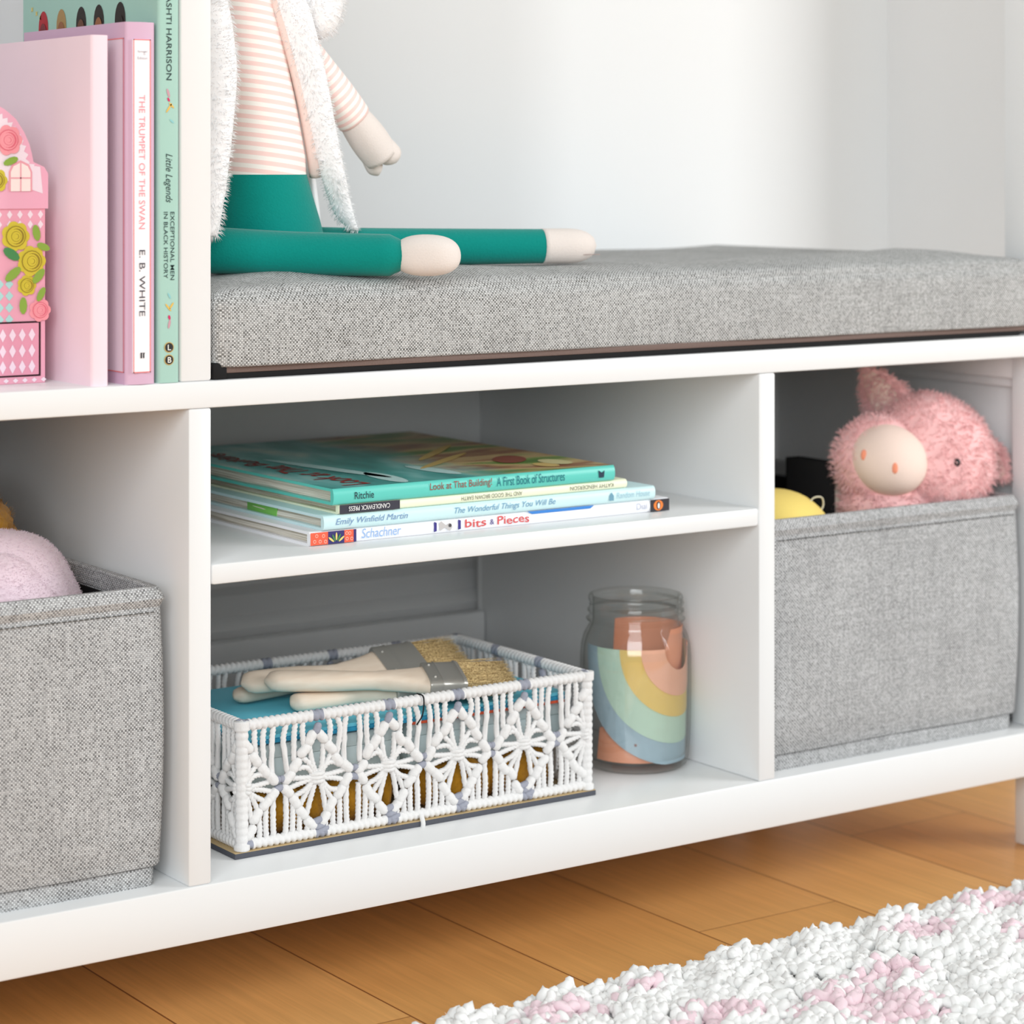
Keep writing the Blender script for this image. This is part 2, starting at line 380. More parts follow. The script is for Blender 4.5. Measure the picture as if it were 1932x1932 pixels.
# ------------------------------------------------------------------ seat cushion
cush = thing('seat_cushion', 'grey tweed box cushion lying along the top of the bench', 'cushion', (.36, .17, -.1298))
def cushion():
    bm = bmesh.new(); bmesh.ops.create_cube(bm, size=2)
    bmesh.ops.subdivide_edges(bm, edges=bm.edges[:], cuts=31, use_grid_fill=True)
    x0, x1, y0, y1, z0, z1 = .0022, .7185, .0, .349, -.1252, -.0745
    V = []
    rr = .011
    for v in bm.verts:
        a, b, c = v.co
        # denser near edges
        f = lambda t: math.copysign(1-(1-abs(t))**1.6, t)
        a, b = f(a), f(b)
        X, Y, Zz = (x0+x1)/2+a*(x1-x0)/2, (y0+y1)/2+b*(y1-y0)/2, (z0+z1)/2+c*(z1-z0)/2
        # round off the long edges
        q = Vector((X, Y, Zz)); lo = Vector((x0+rr, y0+rr, z0+.003)); hi = Vector((x1-rr, y1-rr, z1-rr))
        cl = Vector([min(max(q[i], lo[i]), hi[i]) for i in range(3)]); d = q-cl
        if d.length > 1e-9:
            lim = rr if (q[2] > hi[2]) else (rr if q[2] > lo[2] else .004)
            k = max(abs(d.x), abs(d.y), abs(d.z))
            d = d.normalized()*min(k, lim)
            q = cl+d
        ed = min(1, (1-abs(a))*5)*min(1, (1-abs(b))*4)
        if c > .99: q.z += .0085*ed*(.75+.25*math.sin(X*9+1))+.0008*math.sin(X*40)*ed
        if b < -.9: q.y -= .0012*math.sin(X*31)+.0012*math.sin(X*11+1)+.0022*(1-c*c)
        q.z += .0055*max(0, X-.1)/.6*(1 if c > 0 else 0)*(1-.0*b)*.6 if c > .99 and b < -.5 else 0
        v.co = q
    mb = MB(); mb.bm(bm); return mb
cushion().build('cover', grey_weave, cush, uv=True, angle=180)
m = MB(); m.box(.008, .712, .0012, .345, -.1262, -.1215, .0015); m.build('underside', brown_cloth, cush, label='brown non-slip underside')
m = MB(); m.box(.003, .70, .0022, .343, -.1297, -.1258, .001); m.box(.0012, .011, .0005, .03, -.1296, -.1195, .0015); m.build('strip_and_gap_shade', black, cush, label='black fastening strip with painted shade in the gap under the cushion')  # long black slab: strap plus painted shadow of the gap; small block: fastener

# ------------------------------------------------------------------ fabric bins
def bin_(x0, x1, y0, y1, label, grp='grey fabric bins in the cubbies', top=-.2545):
    t = thing('fabric_bin', label, 'bin', ((x0+x1)/2, (y0+y1)/2, -.4356), grp)
    th = .005; zb = -.4356
    def shell(mb, z0, z1, o, th, bev=.0035, wav=0.0):
        # ring of rounded rectangle sections
        def rect(ins, z, r):
            P = []
            for cx, cy, a0 in ((x1-o-ins-r, y1-o-ins-r, 0), (x0+o+ins+r, y1-o-ins-r, 90), (x0+o+ins+r, y0+o+ins+r, 180), (x1-o-ins-r, y0+o+ins+r, 270)):
                for k in range(4):
                    a = math.radians(a0+k*30); P.append((cx+r*math.cos(a), cy+r*math.sin(a), z))
            Q = []
            for i in range(len(P)):
                a, b = np.array(P[i]), np.array(P[(i+1) % len(P)]); n = max(1, int(np.linalg.norm(b-a)/.02))
                for k in range(n):
                    p = a+(b-a)*k/n
                    p = p+np.array([0, -1, 0])*wav*math.sin((p[0]-x0)*38)*(1 if p[1] < y0+.02 else 0)
                    Q.append(tuple(p))
            return Q
        R = []
        n = max(2, int((z1-z0)/.02))
        N0 = len(rect(0, 0, .005))
        for z, i in [(z0, .001)]+[(z0+.0015+(z1-z0-.003)*k/n, -.0022*math.sin(math.pi*k/n) if wav else 0) for k in range(n+1)]+[(z1, .0012), (z1, th-.001), (z1-.001, th), (z0+.003, th)]:
            ri = rect(0, z, .005); c = np.array([(x0+x1)/2, (y0+y1)/2, z]); ri = np.array(ri)
            sx, sy = (x1-x0-2*o-2*i)/(x1-x0-2*o), (y1-y0-2*o-2*i)/(y1-y0-2*o)
            ri = c+(ri-c)*np.array([sx, sy, 1]); R.append(ri)
        mb.loft(R, cap=False)
    b = MB(); shell(b, zb+.0125, top-.0003, .0006, th, wav=.0008); b.build('body', bin_weave, t, uv=True, angle=60)
    b = MB(); shell(b, top-.0135, top+.0003, .0004, th+.0012, wav=.0006); b.build('hem', bin_weave, t, uv=True, angle=35)
    b = MB(); shell(b, zb, zb+.0123, .0035, .004); b.box(x0+.006, x1-.006, y0+.006, y1-.006, zb, zb+.004); b.build('base_fold', bin_weave, t, uv=True, angle=60)
    b = MB(); b.box(x0+.0058, x1-.0058, y0+.0058, y1-.0058, zb+.006, zb+.01)
    for (a0, a1, c0, c1) in ((x0+.0068, x0+.0078, y0+.007, y1-.007), (x1-.0078, x1-.0068, y0+.007, y1-.007), (x0+.007, x1-.007, y0+.0068, y0+.0078), (x0+.007, x1-.007, y1-.0078, y1-.0068)):
        b.box(a0, a1, c0, c1, zb+.008, top-.012)
    b.build('lining', black, t, label='black lining')
    # stitched seam under the hem
    b = MB(); x = x0+.006
    while x < x1-.006:
        b.tube([(x, y0-.0014, top-.0142), (x+.0022, y0-.0014, top-.0142)], .00045, 5); x += .0036
    b.build('stitching', C(92, 92, 90), t)
    return t
bin_(-.290, -.0262, .0125, .325, 'grey tweed fabric bin left of the open middle shelves, holding a blush fleece toy')
bin_(.4565, .7085, .0125, .325, 'grey tweed fabric bin right of the jar, holding the pink pig')

# ------------------------------------------------------------------ toys in the left bin
def bumpy(seed, k=.06, fr=3):
    r = random.Random(seed); ph = [r.uniform(0, 6.28) for _ in range(6)]
    return lambda d: 1+k*(math.sin(fr*d.x+ph[0])*math.sin(fr*d.y+ph[1])+.6*math.sin(2*fr*d.z+ph[2])*math.sin(2*fr*d.x+ph[3]))
t = thing('plush_toy', 'soft blush fleece toy bulging out of the left bin', 'plush toy', (-.115, .11, -.42))
m = MB(); m.blob((-.100, .098, -.282), (.0585, .052, .060), fn=bumpy(3, .045, 2.5), sub=5)
m.blob((-.165, .10, -.30), (.07, .055, .055), fn=bumpy(5, .05), sub=4)
fur(m, 30000, .0016, .00016, droop=.2, jit=.8, seed=4)
m.build('body', blush, t, angle=180)
m = MB(); m.blob((-.112, .064, -.281), (.041, .028, .049), fn=bumpy(8, .05, 3), sub=5)
fur(m, 14000, .0016, .00016, droop=.2, jit=.8, seed=5)
m.build('arm', blush, t, angle=180)
t = thing('knitted_toy', 'mustard coloured knitted ball behind the blush fleece toy', 'toy', (-.125, .17, -.43))
m = MB(); c0 = np.array((-.1085, .168, -.256))
for k in range(7):
    a = -1.1+k*.37; rr = .045*math.cos(a*.8); y_ = c0[1]
    P = [c0+np.array([math.cos(q)*rr*.95+.0, math.sin(q)*rr, math.sin(a)*.046+.004*math.sin(2*q)]) for q in np.linspace(0, 2*math.pi, 40)]
    m.tube(P, lambda s: .0115, 10, lobes=2, twist=260, amp=.14)
m.blob(c0, (.038, .038, .04), sub=3)
fur(m, 7000, .004, .00012, droop=.1, jit=1.2, seed=9)
m.build('wool_body', mustard, t, angle=180)
m = MB(); m.tube([(-.1085+.02*math.cos(q), .166+.02*math.sin(q), -.2985) for q in np.linspace(0, 6.2, 20)], .004, 6); m.tube([(-.108, .168, -.43), (-.108, .168, -.30)], .03, 16); m.build('base', mustard, t)

# ------------------------------------------------------------------ pig and friends in the right bin
FW = np.array([.569547, .821959, 0]); RT = np.array([.821959, -.569547, 0]); UP = np.array([0, 0, 1.])
pig = thing('plush_pig', 'fluffy pink plush pig with a cream snout peeking out of the right bin', 'plush toy', (.64, .09, -.43))
hc = np.array((.6625, .066, -.2290))
m = MB(); m.blob(hc, (.0535, .052, .0515), sub=4, fn=bumpy(2, .03))
m.blob((.6120, .066, -.2260), (.036, .034, .035), sub=4)
m.blob((.622, .066, -.260), (.040, .036, .026), sub=3); 
fur(m, 9000, .0065, .00050, droop=.5, jit=.8, seed=11, keep=lambda P, N: ~((np.linalg.norm(P-np.array((.6035, .045, -.2240)), axis=1) < .0275)))
m.build('head', pig_pink, pig, angle=180)
m = MB(); m.blob((.640, .075, -.345), (.05, .045, .07), sub=4); fur(m, 5000, .008, .0006, seed=12); m.build('body', pig_pink, pig, angle=180)
sd = -RT*.32-FW*.93; sd /= np.linalg.norm(sd)          # where the snout points
sr = np.cross(UP, -sd); sr = -np.cross(sd, UP); sr /= np.linalg.norm(sr); su = np.cross(sr, sd)*-1
sr = RT-sd*RT.dot(sd); sr /= np.linalg.norm(sr); su = np.cross(sr, -sd); su = su if su[2] > 0 else -su
tilt = math.radians(-20); sr, su = sr*math.cos(tilt)+su*math.sin(tilt), -sr*math.sin(tilt)+su*math.cos(tilt)
mc = np.array((.6050, .0490, -.2240))
rot = np.array([sr, su, sd]).T.tolist()
m = MB(); m.blob(mc, (.0305, .0272, .028), rot, sub=4); m.build('snout', pig_snout, pig, label='smooth cream snout', angle=180)
for a, b in ((-.0150, .0010), (.0105, .0010)):
    q = mc+sr*a+su*b+sd*.028*math.sqrt(max(0, 1-(a/.0305)**2-(b/.0275)**2))
    MB().blob(q, (.0024, .0044, .0012), (np.array([sr*.93+su*.3, su*.93-sr*.3, sd]).T).tolist(), sub=2).build('nostril', peach, pig, label='peach nostril')
e = hc+RT*.0150+UP*.0035; e = e-FW*.0490
MB().blob(e, (.0026, .0026, .0034), sub=2).build('eye', plain('glossy_black', (.01, .01, .012, 1), .15), pig, label='small black eye')
def ear(base, tip, wid, facing, name):
    base, tip, facing = map(lambda a: np.array(a, float), (base, tip, facing)); ax = tip-base; L = np.linalg.norm(ax); ax /= L
    facing = facing-ax*facing.dot(ax); facing /= np.linalg.norm(facing); sd_ = np.cross(ax, facing)
    m = MB(); m2 = MB(); R1, R2 = [], []
    for k in range(12):
        s_ = k/11; wv = wid*math.sin(math.pi*(.22+.78*s_))**.8+.0008; tck = .0045*(1-s_*.6)
        c = base+ax*L*s_-facing*.004*math.sin(s_*3)
        R1.append([c+sd_*wv*math.cos(a)+facing*tck*math.sin(a) for a in np.linspace(0, 2*math.pi, 14, endpoint=False)])
        wv *= .62
        R2.append([c+sd_*wv*math.cos(a)+facing*(tck*.55*math.sin(a)+.0036*(1-s_*.5)) for a in np.linspace(0, 2*math.pi, 14, endpoint=False)])
    m.loft(R1); fur(m, 1500, .006, .0005, seed=13); o = m.build(name, pig_pink, pig, angle=180)
    m2.loft(R2[1:-1]); m2.build('ear_lining', pig_snout, o if False else pig, angle=180, label='cream ear lining')
ear(hc-RT*.022+UP*.028, hc-RT*.050+UP*.072, .019, -FW+RT*.3-RT*.9, 'ear')
ear(hc+RT*.040+UP*.012+FW*.01, hc+RT*.062-UP*.016+FW*.0, .013, -FW-UP*.3, 'ear')
t = thing('plush_ball', 'smooth yellow plush ball in the right bin left of the pink pig', 'toy', (.505, .055, -.43))
MB().blob((.5080, .070, -.2800), (.0460, .046, .0400), sub=4, fn=bumpy(1, .02)).build('body', yellow, t, angle=180)
MB().tube(spline([(.525, .050, -.2520), (.529, .048, -.2468), (.536, .047, -.2470), (.5385, .048, -.2530), (.535, .048, -.258)], 20), .0006, 6).build('hanging_loop', C(220, 214, 190), t, label='thin cord loop')
MB().blob((.505, .065, -.36), (.04, .04, .05), sub=3).build('filling', yellow, t)
t = thing('board_book', 'black book standing upright in the right bin, left of the pink pig', 'book', (.588, .113, -.4255))
MB().box(.5830, .5850, .0860, .1420, -.4250, -.2290, .0005).box(.5950, .5970, .0860, .1420, -.4250, -.2290, .0005).box(.5830, .5970, .1400, .1420, -.4250, -.2290, .0005).build('cover', black, t); MB().box(.5851, .5949, .0875, .1399, -.4240, -.2310).build('pages', pages, t)

# ------------------------------------------------------------------ standing books, upper left
def standing_book(name, label, x0, x1, y0, y1, z1, mat, grp='books standing beside the bookcase side', soft=0.0):
    t = thing(name, label, 'book', ((x0+x1)/2, (y0+y1)/2, -.1298), grp)
    z0 = -.1298; r = .0022
    # cover: spine plus two boards, rounded at the front
    out = []; 
    def arc(cx, cy, r_, a0, a1, n=5): return [(cx+r_*math.cos(math.radians(a0+(a1-a0)*i/n)), cy+r_*math.sin(math.radians(a0+(a1-a0)*i/n))) for i in range(n+1)]
    th = .0018
    outer = [(x1, y1)]+arc(x1-r, y0+r+soft, r, 0, -90)+([((x0+x1)/2, y0)] if soft else [])+arc(x0+r, y0+r+soft, r, -90, -180)+[(x0, y1)]
    inner = [(x0+th, y1), (x0+th, y0+th+.002), (x1-th, y0+th+.002), (x1-th, y1)]
    poly = outer+inner
    rings = [[(a, b, z) for a, b in poly] for z in (z0, z1)]
    m = MB(); m.loft(rings); m.build('cover', mat, t, angle=50)
    MB().box(x0+th, x1-th, y0+.004, y1-.004, z0+.003, z1-.004).build('pages', pages, t)
    return t
t = standing_book('book', 'tall mint green book against the bookcase side', -.0357, -.0215, .0008, .2, .1500, C(164, 202, 190))
dk = C(40, 62, 62); m = MB(); U = (0, 0, -1); Vv = (1, 0, 0)   # spine text reads downwards, letter tops to the right
def spine(mb, s, xb, ztop, length, h, mat=0, bold=0, y=.0008, shear=0): write(mb, s, (xb, y, ztop), (0, 0, -1), (1, 0, 0), length, h, mat, bold, shear, off=-.0 if False else .0003)
# outward normal of the spine is -Y: U x V = (0,0,-1)x(1,0,0) = (0,-1,0)
spine(m, 'VASHTI HARRISON', -.0305, .1072, .0550, .0036, bold=.005); m.build('author_name', dk, t)
m = MB(); spine(m, 'Little Legends', -.0322, .0080, .0295, .0058, shear=.35); m.build('title', dk, t)
m = MB(); spine(m, 'EXCEPTIONAL MEN', -.0278, -.0270, .0410, .0027, bold=.004); spine(m, 'IN BLACK HISTORY', -.0322, -.0270, .0400, .0027, bold=.004); m.build('subtitle', dk, t)
m = MB(); 
for z in (-.1085, -.1160):
    m.disc((-.0287, .0008, z), (1, 0, 0), (0, 0, 1), ell(.0032, .0032, 20), .0003, 1); m.disc((-.0287, .0008, z), (1, 0, 0), (0, 0, 1), ell(.0027, .0027, 20), .0005, 0)
write(m, 'L', (-.0298, .0008, -.1102), (1, 0, 0), (0, 0, 1), .0022, .0034, 2, .01, off=.0008)
write(m, 'B', (-.0298, .0008, -.1177), (1, 0, 0), (0, 0, 1), .0024, .0034, 2, .01, off=.0008)
m.build('publisher_badge', [C(38, 40, 42), C(206, 170, 92), C(235, 235, 225)], t)
m = MB(); SPR = [C(200, 152, 164), C(206, 30, 96), C(226, 184, 84), C(140, 198, 200)]
for x, z, a, b, ro, mi in ((-.0292, .0445, .0008, .0028, .3, 0), (-.0290, .0405, .0007, .0014, .5, 1), (-.0287, .0355, .0006, .0035, -.6, 2), (-.0270, .0370, .0006, .0024, .8, 2), (-.0268, .0275, .0006, .0018, .9, 3), (-.0285, -.0775, .0006, .0020, .5, 3), (-.0292, -.0845, .0006, .0030, .7, 2), (-.0270, -.0835, .0006, .0024, -.6, 2), (-.0285, -.0905, .0008, .0014, .2, 1), (-.0285, -.0945, .0008, .0028, -.2, 0)):
    if z == -.0775: m.build('leaf_sprig', SPR, t); m = MB()
    m.disc((x, .0008, z), (1, 0, 0), (0, 0, 1), ell(a, b, 12, rot=ro), .0003, mi)
m.build('leaf_sprig', SPR, t)
FIG = [C(36, 26, 24), C(150, 96, 62), C(104, 62, 44), C(168, 134, 84), C(176, 30, 44), C(120, 30, 40), C(226, 200, 110)]
m = MB()   # little figures in a row on the front cover, seen above the lilac book
for k, (px, hair, skin, kk) in enumerate(((.0555, 0, 0, 0), (.0860, 0, 1, 0), (.1120, 0, 2, 0), (.1420, 3, 1, 0), (.1700, 4, 5, 1))):
    y = px-.003; z = .0905
    m = MB(); m.disc((-.0357, y, z), (0, -1, 0), (0, 0, 1), [(a, b) for a, b in ell(.0075, .0115, 18)], .0003, hair)
    m.disc((-.0357, y, z-.005), (0, -1, 0), (0, 0, 1), ell(.0056, .0085, 18), .0006, skin)
    m.disc((-.0357, y, z-.017), (0, -1, 0), (0, 0, 1), ell(.0080, .0125, 18), .0005, hair if k > 2 else 0)
    m.build('cover_figure', FIG, t)
m = MB()
for y, z in ((.012, .108), (.035, .117), (.178, .101), (.185, .104), (.172, .098)):
    m = MB(); m.disc((-.0357, y, z), (0, -1, 0), (0, 0, 1), [(.0025*math.cos(a)*(1 if i % 2 else .35), .0025*math.sin(a)*(1 if i % 2 else .35)) for i, a in enumerate(np.linspace(0, 2*math.pi, 8, endpoint=False))], .0003, 6)
    m.build('cover_star', FIG, t)

t = standing_book('book', 'lilac hardback with a white spine panel between the mint book and the plain pink book', -.0570, -.0376, -.0005, .15, .0865, C(212, 176, 200), soft=.0015)
m = MB(); y = -.0012
def frame(mb, x0, x1, z0, z1, y, th, mat):
    for a, b, c, d in ((x0, x1, z0, z0+th), (x0, x1, z1-th, z1), (x0, x0+th, z0, z1), (x1-th, x1, z0, z1)): mb.add([(a, y, c), (b, y, c), (b, y, d), (a, y, d)], [(0, 1, 2, 3)], mat)
m.box(-.0530, -.0420, y, .0006, -.1225, .0760, 0, 0); frame(m, -.0532, -.0418, -.1227, .0762, y-.0002, .0006, 1); m.build('spine_panel', [C(248, 244, 246), C(238, 130, 130)], t, smooth=False)
m = MB(); spine(m, 'THE TRUMPET OF THE SWAN', -.0496, .0430, .0800, .0040, y=y-.0001); m.build('title', C(240, 150, 160), t)
m = MB(); spine(m, 'E. B. WHITE', -.0494, -.0495, .0395, .0038, y=y-.0001); m.build('author_name', C(70, 70, 78), t)
m = MB(); spine(m, 'Special', -.0472, .0690, .0022, .0022, y=y-.0001)
write(m, 'Special', (-.0506, y-.0001, .0680), (1, 0, 0), (0, 0, 1), .0065, .0016, off=.0003); write(m, 'Edition', (-.0506, y-.0001, .0642), (1, 0, 0), (0, 0, 1), .0065, .0016, off=.0003); m.build('small_print', C(170, 166, 176), t)
m = MB(); 
for dx in (-.0012, .0004): m.disc((-.0474+dx, y-.0001, -.1125), (1, 0, 0), (0, 0, 1), [(0, -.0016), (.0009, -.0016), (.0009, .0010), (.0014, .0016), (0, .0018)], .0003)
m.build('publisher_mark', C(30, 30, 34), t)
m = MB(); m.add([(-.0572, .003, -.1227), (-.0572, .055, -.1227), (-.0572, .055, .077), (-.0572, .003, .077)], [(0, 3, 2, 1)], 0)
for (a, b, c, d) in ((.003, .0036, -.1227, .077), (.003, .055, -.1227, -.1221), (.003, .055, .0764, .077)): m.add([(-.0574, a, c), (-.0574, b, c), (-.0574, b, d), (-.0574, a, d)], [(0, 3, 2, 1)], 1)
m.v[0][:, 1] += .002; m.build('cover_panel', [C(232, 214, 226), C(238, 130, 130)], t, smooth=False)
t = standing_book('book', 'plain pale pink hardback with no lettering, beside the pink cardboard house', -.0782, -.0668, .0028, .185, .0782, plain('pink_bookcloth', srgb(244, 220, 229), .6, .3, .03, 40), soft=.0008)

# ------------------------------------------------------------------ cardboard house
hs = thing('cardboard_house', 'pink paper-covered keepsake box shaped like a house with an arched roof flap', 'box', (-.14, .08, -.1298))
pk = C(238, 170, 190); xc = -.1445
m = MB(); m.box(-.200, -.0892, .0442, .112, -.1298, -.0235, .0006)
m.build('body', pk, hs, smooth=False)
arch = [(-.0880, -.0250), (-.0880, -.0040), (-.0905, .0000), (-.0975, .0030), (-.0985, .0080), (-.1000, .0135), (-.1035, .0210), (-.1090, .0290), (-.1160, .0345), (-.1270, .0400), (-.1400, .0420)]
arch = arch+[(2*xc-x, z) for x, z in arch[::-1]]
m = MB(); m.loft([[(x, yy, z) for x, z in arch] for yy in (.0430, .0455)]); m.build('roof_flap', C(240, 178, 200), hs, smooth=False)
m = MB(); m.box(-.199, -.0925, .0438, .060, -.1255, -.0925, 0, 1); m.box(-.198, -.0938, .0432, .058, -.1245, -.0935, .0004, 0)
for i in range(9):
    for j in range(3):
        m.disc((-.0985-i*.0062, .0432, -.1195+j*.0095), (1, 0, 0), (0, 0, 1), [(.0022, 0), (0, .0040), (-.0022, 0), (0, -.0040)], .0003, 2)
m.build('drawer', [C(232, 158, 180), C(44, 20, 26), C(244, 222, 236)], hs, smooth=False)
def petals(mb, x, z, r, mats, y=.0440):
    for k in range(7):
        a = k*2*math.pi/7; mb.disc((x+math.cos(a)*r*.55, y-.0001*k, z+math.sin(a)*r*.55), (1, 0, 0), (0, 0, 1), ell(r*.5, r*.46, 14, rot=a), .0002, mats[0])
    for k in range(4, 0, -1):
        rr = r*.18*k; mb.disc((x, y-.0009-(4-k)*.0002, z), (1, 0, 0), (0, 0, 1), ell(rr, rr, 16, cx=.1*rr*(k % 2)), .0001, mats[1]); mb.disc((x, y-.0010-(4-k)*.0002, z), (1, 0, 0), (0, 0, 1), ell(rr*.91, rr*.91, 16, cx=-.1*rr*(k % 2)), .0001, mats[0])
m = MB(); Yl, Yd, Pl, Pd, Gl, Gd = 0, 1, 2, 3, 4, 5
for x, z, r in ((-.1087, -.0415, .0088), (-.0985, -.0565, .0090), (-.1015, -.0710, .0060), (-.1215, -.0080, .0070)): petals(m, x, z, r, (Yl, Yd), .0440 if z < -.02 else .0428)
for x, z, r in ((-.0930, -.0860, .0068), (-.1140, .0160, .0088)): petals(m, x, z, r, (Pl, Pd), .0440 if z < -.02 else .0428)
for x, z, a, b, ro, c, yy in ((-.0955, -.0395, .0025, .0050, .2, Gl, 0), (-.0910, -.0480, .0022, .0045, 1.2, Gl, 0), (-.0940, -.0655, .0026, .0055, -.7, Gl, 0), (-.0925, -.0765, .0022, .0048, -.5, Gl, 0), (-.1115, -.0520, .0030, .0060, 1.0, Gd, 0), (-.1105, -.0640, .0028, .0062, -.9, Gl, 0), (-.1040, -.0830, .0025, .0052, 0, Gl, 0), (-.1125, .0035, .0022, .0050, -1.2, Gl, 1)):
    m.disc((x, .0440 if not yy else .0427, z), (1, 0, 0), (0, 0, 1), ell(a, b, 10, rot=ro), .0009, c)
m.build('printed_roses', [C(214, 198, 62), C(150, 130, 40), C(246, 158, 168), C(228, 112, 130), C(140, 176, 70), C(74, 142, 84)], hs, smooth=False)
m = MB()
doily = [(xc+(x-xc)*.95, .001+(z-.001)*.92) for x, z in arch[2:-2]]; dl = []
for i in range(len(doily)-1):
    (a, b), (c, d) = doily[i], doily[i+1]; L = math.hypot(c-a, d-b); n = max(1, int(L/.003))
    for k in range(n):
        q = k/n; dl.append((a+(c-a)*q, b+(d-b)*q)); dl.append((xc+(a+(c-a)*(q+.5/n)-xc)*.95, (b+(d-b)*(q+.5/n))*.94))
base = [(xc*2-x, -.010) for x, z in ()]
full = [(-.0915, -.0160)]+dl+[(2*xc+.0915, -.0160)]
m.add([(xc, .0428, .002)]+[(x, .0428, z) for x, z in full], [(0, i+2, i+1) for i in range(len(full)-1)], 0)
LC = [C(244, 228, 238), C(240, 168, 180), C(250, 236, 232), C(176, 222, 220)]; m.build('printed_lace', LC, hs, smooth=False); m = MB()
m.disc((-.1060, .0430, -.0060), (1, 0, 0), (0, 0, 1), [(.0075, -.0085), (.0075, .003), (.0055, .0075), (0, .010), (-.0055, .0075), (-.0075, .003), (-.0075, -.0085)], .0005, 1)
m.disc((-.1060, .0430, -.0060), (1, 0, 0), (0, 0, 1), [(.0063, -.0085), (.0063, .003), (.0046, .0064), (0, .0087), (-.0046, .0064), (-.0063, .003), (-.0063, -.0085)], .0007, 2)
for a, b, c, d in ((-.0004, .0004, -.0085, .0087), (-.0063, .0063, -.001, -.0002)): m.disc((-.1060, .0430, -.0060), (1, 0, 0), (0, 0, 1), [(a, c), (b, c), (b, d), (a, d)], .0009, 1)
m.build('printed_window', LC, hs, smooth=False); m = MB()
for i in range(7):
    for j in range(2): m.disc((-.0925-i*.0066, .0442, -.0285-j*.0060), (1, 0, 0), (0, 0, 1), [(.0018, 0), (0, .0026), (-.0018, 0), (0, -.0026)], .0002, 0)
m.build('printed_diamonds', LC, hs, smooth=False); m = MB()
for i in range(2):
    for j in range(4): m.disc((-.1125-i*.006, .0442, -.0700-j*.007), (1, 0, 0), (0, 0, 1), [(.0026, 0), (0, .0030), (-.0026, 0), (0, -.0030)], .0002, 3)
m.build('printed_diamonds', LC, hs, smooth=False); m = MB()
for i in range(18): m.disc((-.0905-i*.0060, .0442, -.1277), (1, 0, 0), (0, 0, 1), [(.0018, 0), (0, .0014), (-.0018, 0), (0, -.0014)], .0002, 0)
m.build('printed_diamonds', LC, hs, smooth=False)

# ------------------------------------------------------------------ stack of picture books on the shelf
def flat_book(label, x0, x1, y0, y1, z0, z1, cover, name='picture_book', top=None, over=.0035, spine_mat=None, sag=0.0):
    t = thing(name, label, 'book', ((x0+x1)/2, (y0+y1)/2, z0), 'picture books stacked on the middle shelf')
    th = min(.0018, (z1-z0)*.2); r = (z1-z0)/2
    def prof(x):  # spine at the front, boards back to y1
        P = []
        for k in range(9):
            a = math.radians(90+k*22.5); P.append((x, y0+.0025+.0025*math.cos(a), z0+r+math.sin(a)*r*(1 if abs(math.sin(a)) < .99 else 1)))
        o = P+[(x, y1, z0), (x, y1, z0+th), (x, y0+.004, z0+th), (x, y0+.004, z1-th), (x, y1, z1-th), (x, y1, z1)]
        return o
    m = MB(); m.loft([prof(x) for x in np.linspace(x0, x1, 2)]); m.build('cover', cover, t, angle=35)
    # page block with slightly wavy leaves on the fore edges
    m = MB(); n = 26; ring = []
    for i in range(n):
        y = y0+.004+(y1-y0-.010)*i/(n-1); wv = .0009*math.sin(i*.9+z0*900)*min(1, i/4)
        ring.append([(x0+over+wv*.6, y, z0+th+.0001), (x0+over+.0012*math.sin(i*.5), y, (z0+z1)/2+wv*.4), (x0+over+.0004, y, z1-th-.0002-abs(wv)*.8), (x1-over, y, z1-th-.0002), (x1-over, y, z0+th+.0001)])
    m.loft(ring); m.build('pages', pages, t, angle=50)
    return t
zS = -.2415
b1 = flat_book('white-spined picture book with an orange patterned end, bottom of the stack', .0835, .3740, .0255, .300, zS, zS+.0092, C(244, 244, 248, .3))
m = MB(); yf = .0255
def sp(mb, s, x, w_, z, h, mat=0, flip=False, y=yf, bold=0, shear=0, wob=0):
    if flip: write(mb, s, (x+w_, y, z+h), (-1, 0, 0), (0, 0, -1), w_, h, mat, bold, shear, wob, .0003)
    else: write(mb, s, (x, y, z), (1, 0, 0), (0, 0, 1), w_, h, mat, bold, shear, wob, .0003)
sp(m, 'Schachner', .1215, .0300, zS+.0022, .0062, shear=.15); m.build('author_name', C(150, 182, 226), b1)
m = MB(); sp(m, 'bits', .2015, .0170, zS+.0022, .0055, 0, bold=.012, wob=.0003); sp(m, '&', .2215, .0035, zS+.0028, .0036, 1, bold=.01); sp(m, 'Pieces', .2275, .0260, zS+.0022, .0055, 0, bold=.012, wob=.0003); m.build('title', [C(214, 88, 88), C(110, 100, 150)], b1)
m = MB(); m.add([(.0836, yf-.0002, zS+.0006), (.1170, yf-.0002, zS+.0006), (.1170, yf-.0002, zS+.0086), (.0836, yf-.0002, zS+.0086)], [(0, 1, 2, 3)], 0)
m.add([(.0965, yf-.0003, zS+.0006), (.1085, yf-.0003, zS+.0006), (.1085, yf-.0003, zS+.0086), (.0965, yf-.0003, zS+.0086)], [(0, 1, 2, 3)], 1)
m.add([(.1155, yf-.0003, zS+.0006), (.1175, yf-.0003, zS+.0006), (.1175, yf-.0003, zS+.0086), (.1155, yf-.0003, zS+.0086)], [(0, 1, 2, 3)], 1)
for i in range(5): m.disc((.1025, yf, zS+.0030), (1, 0, 0), (0, 0, 1), ell(.0007, .0026, 10, cx=(i-2)*.0019, cy=.0022-abs(i-2)*.0009, rot=-(i-2)*.45), .0006, 2 if i % 2 else 3)
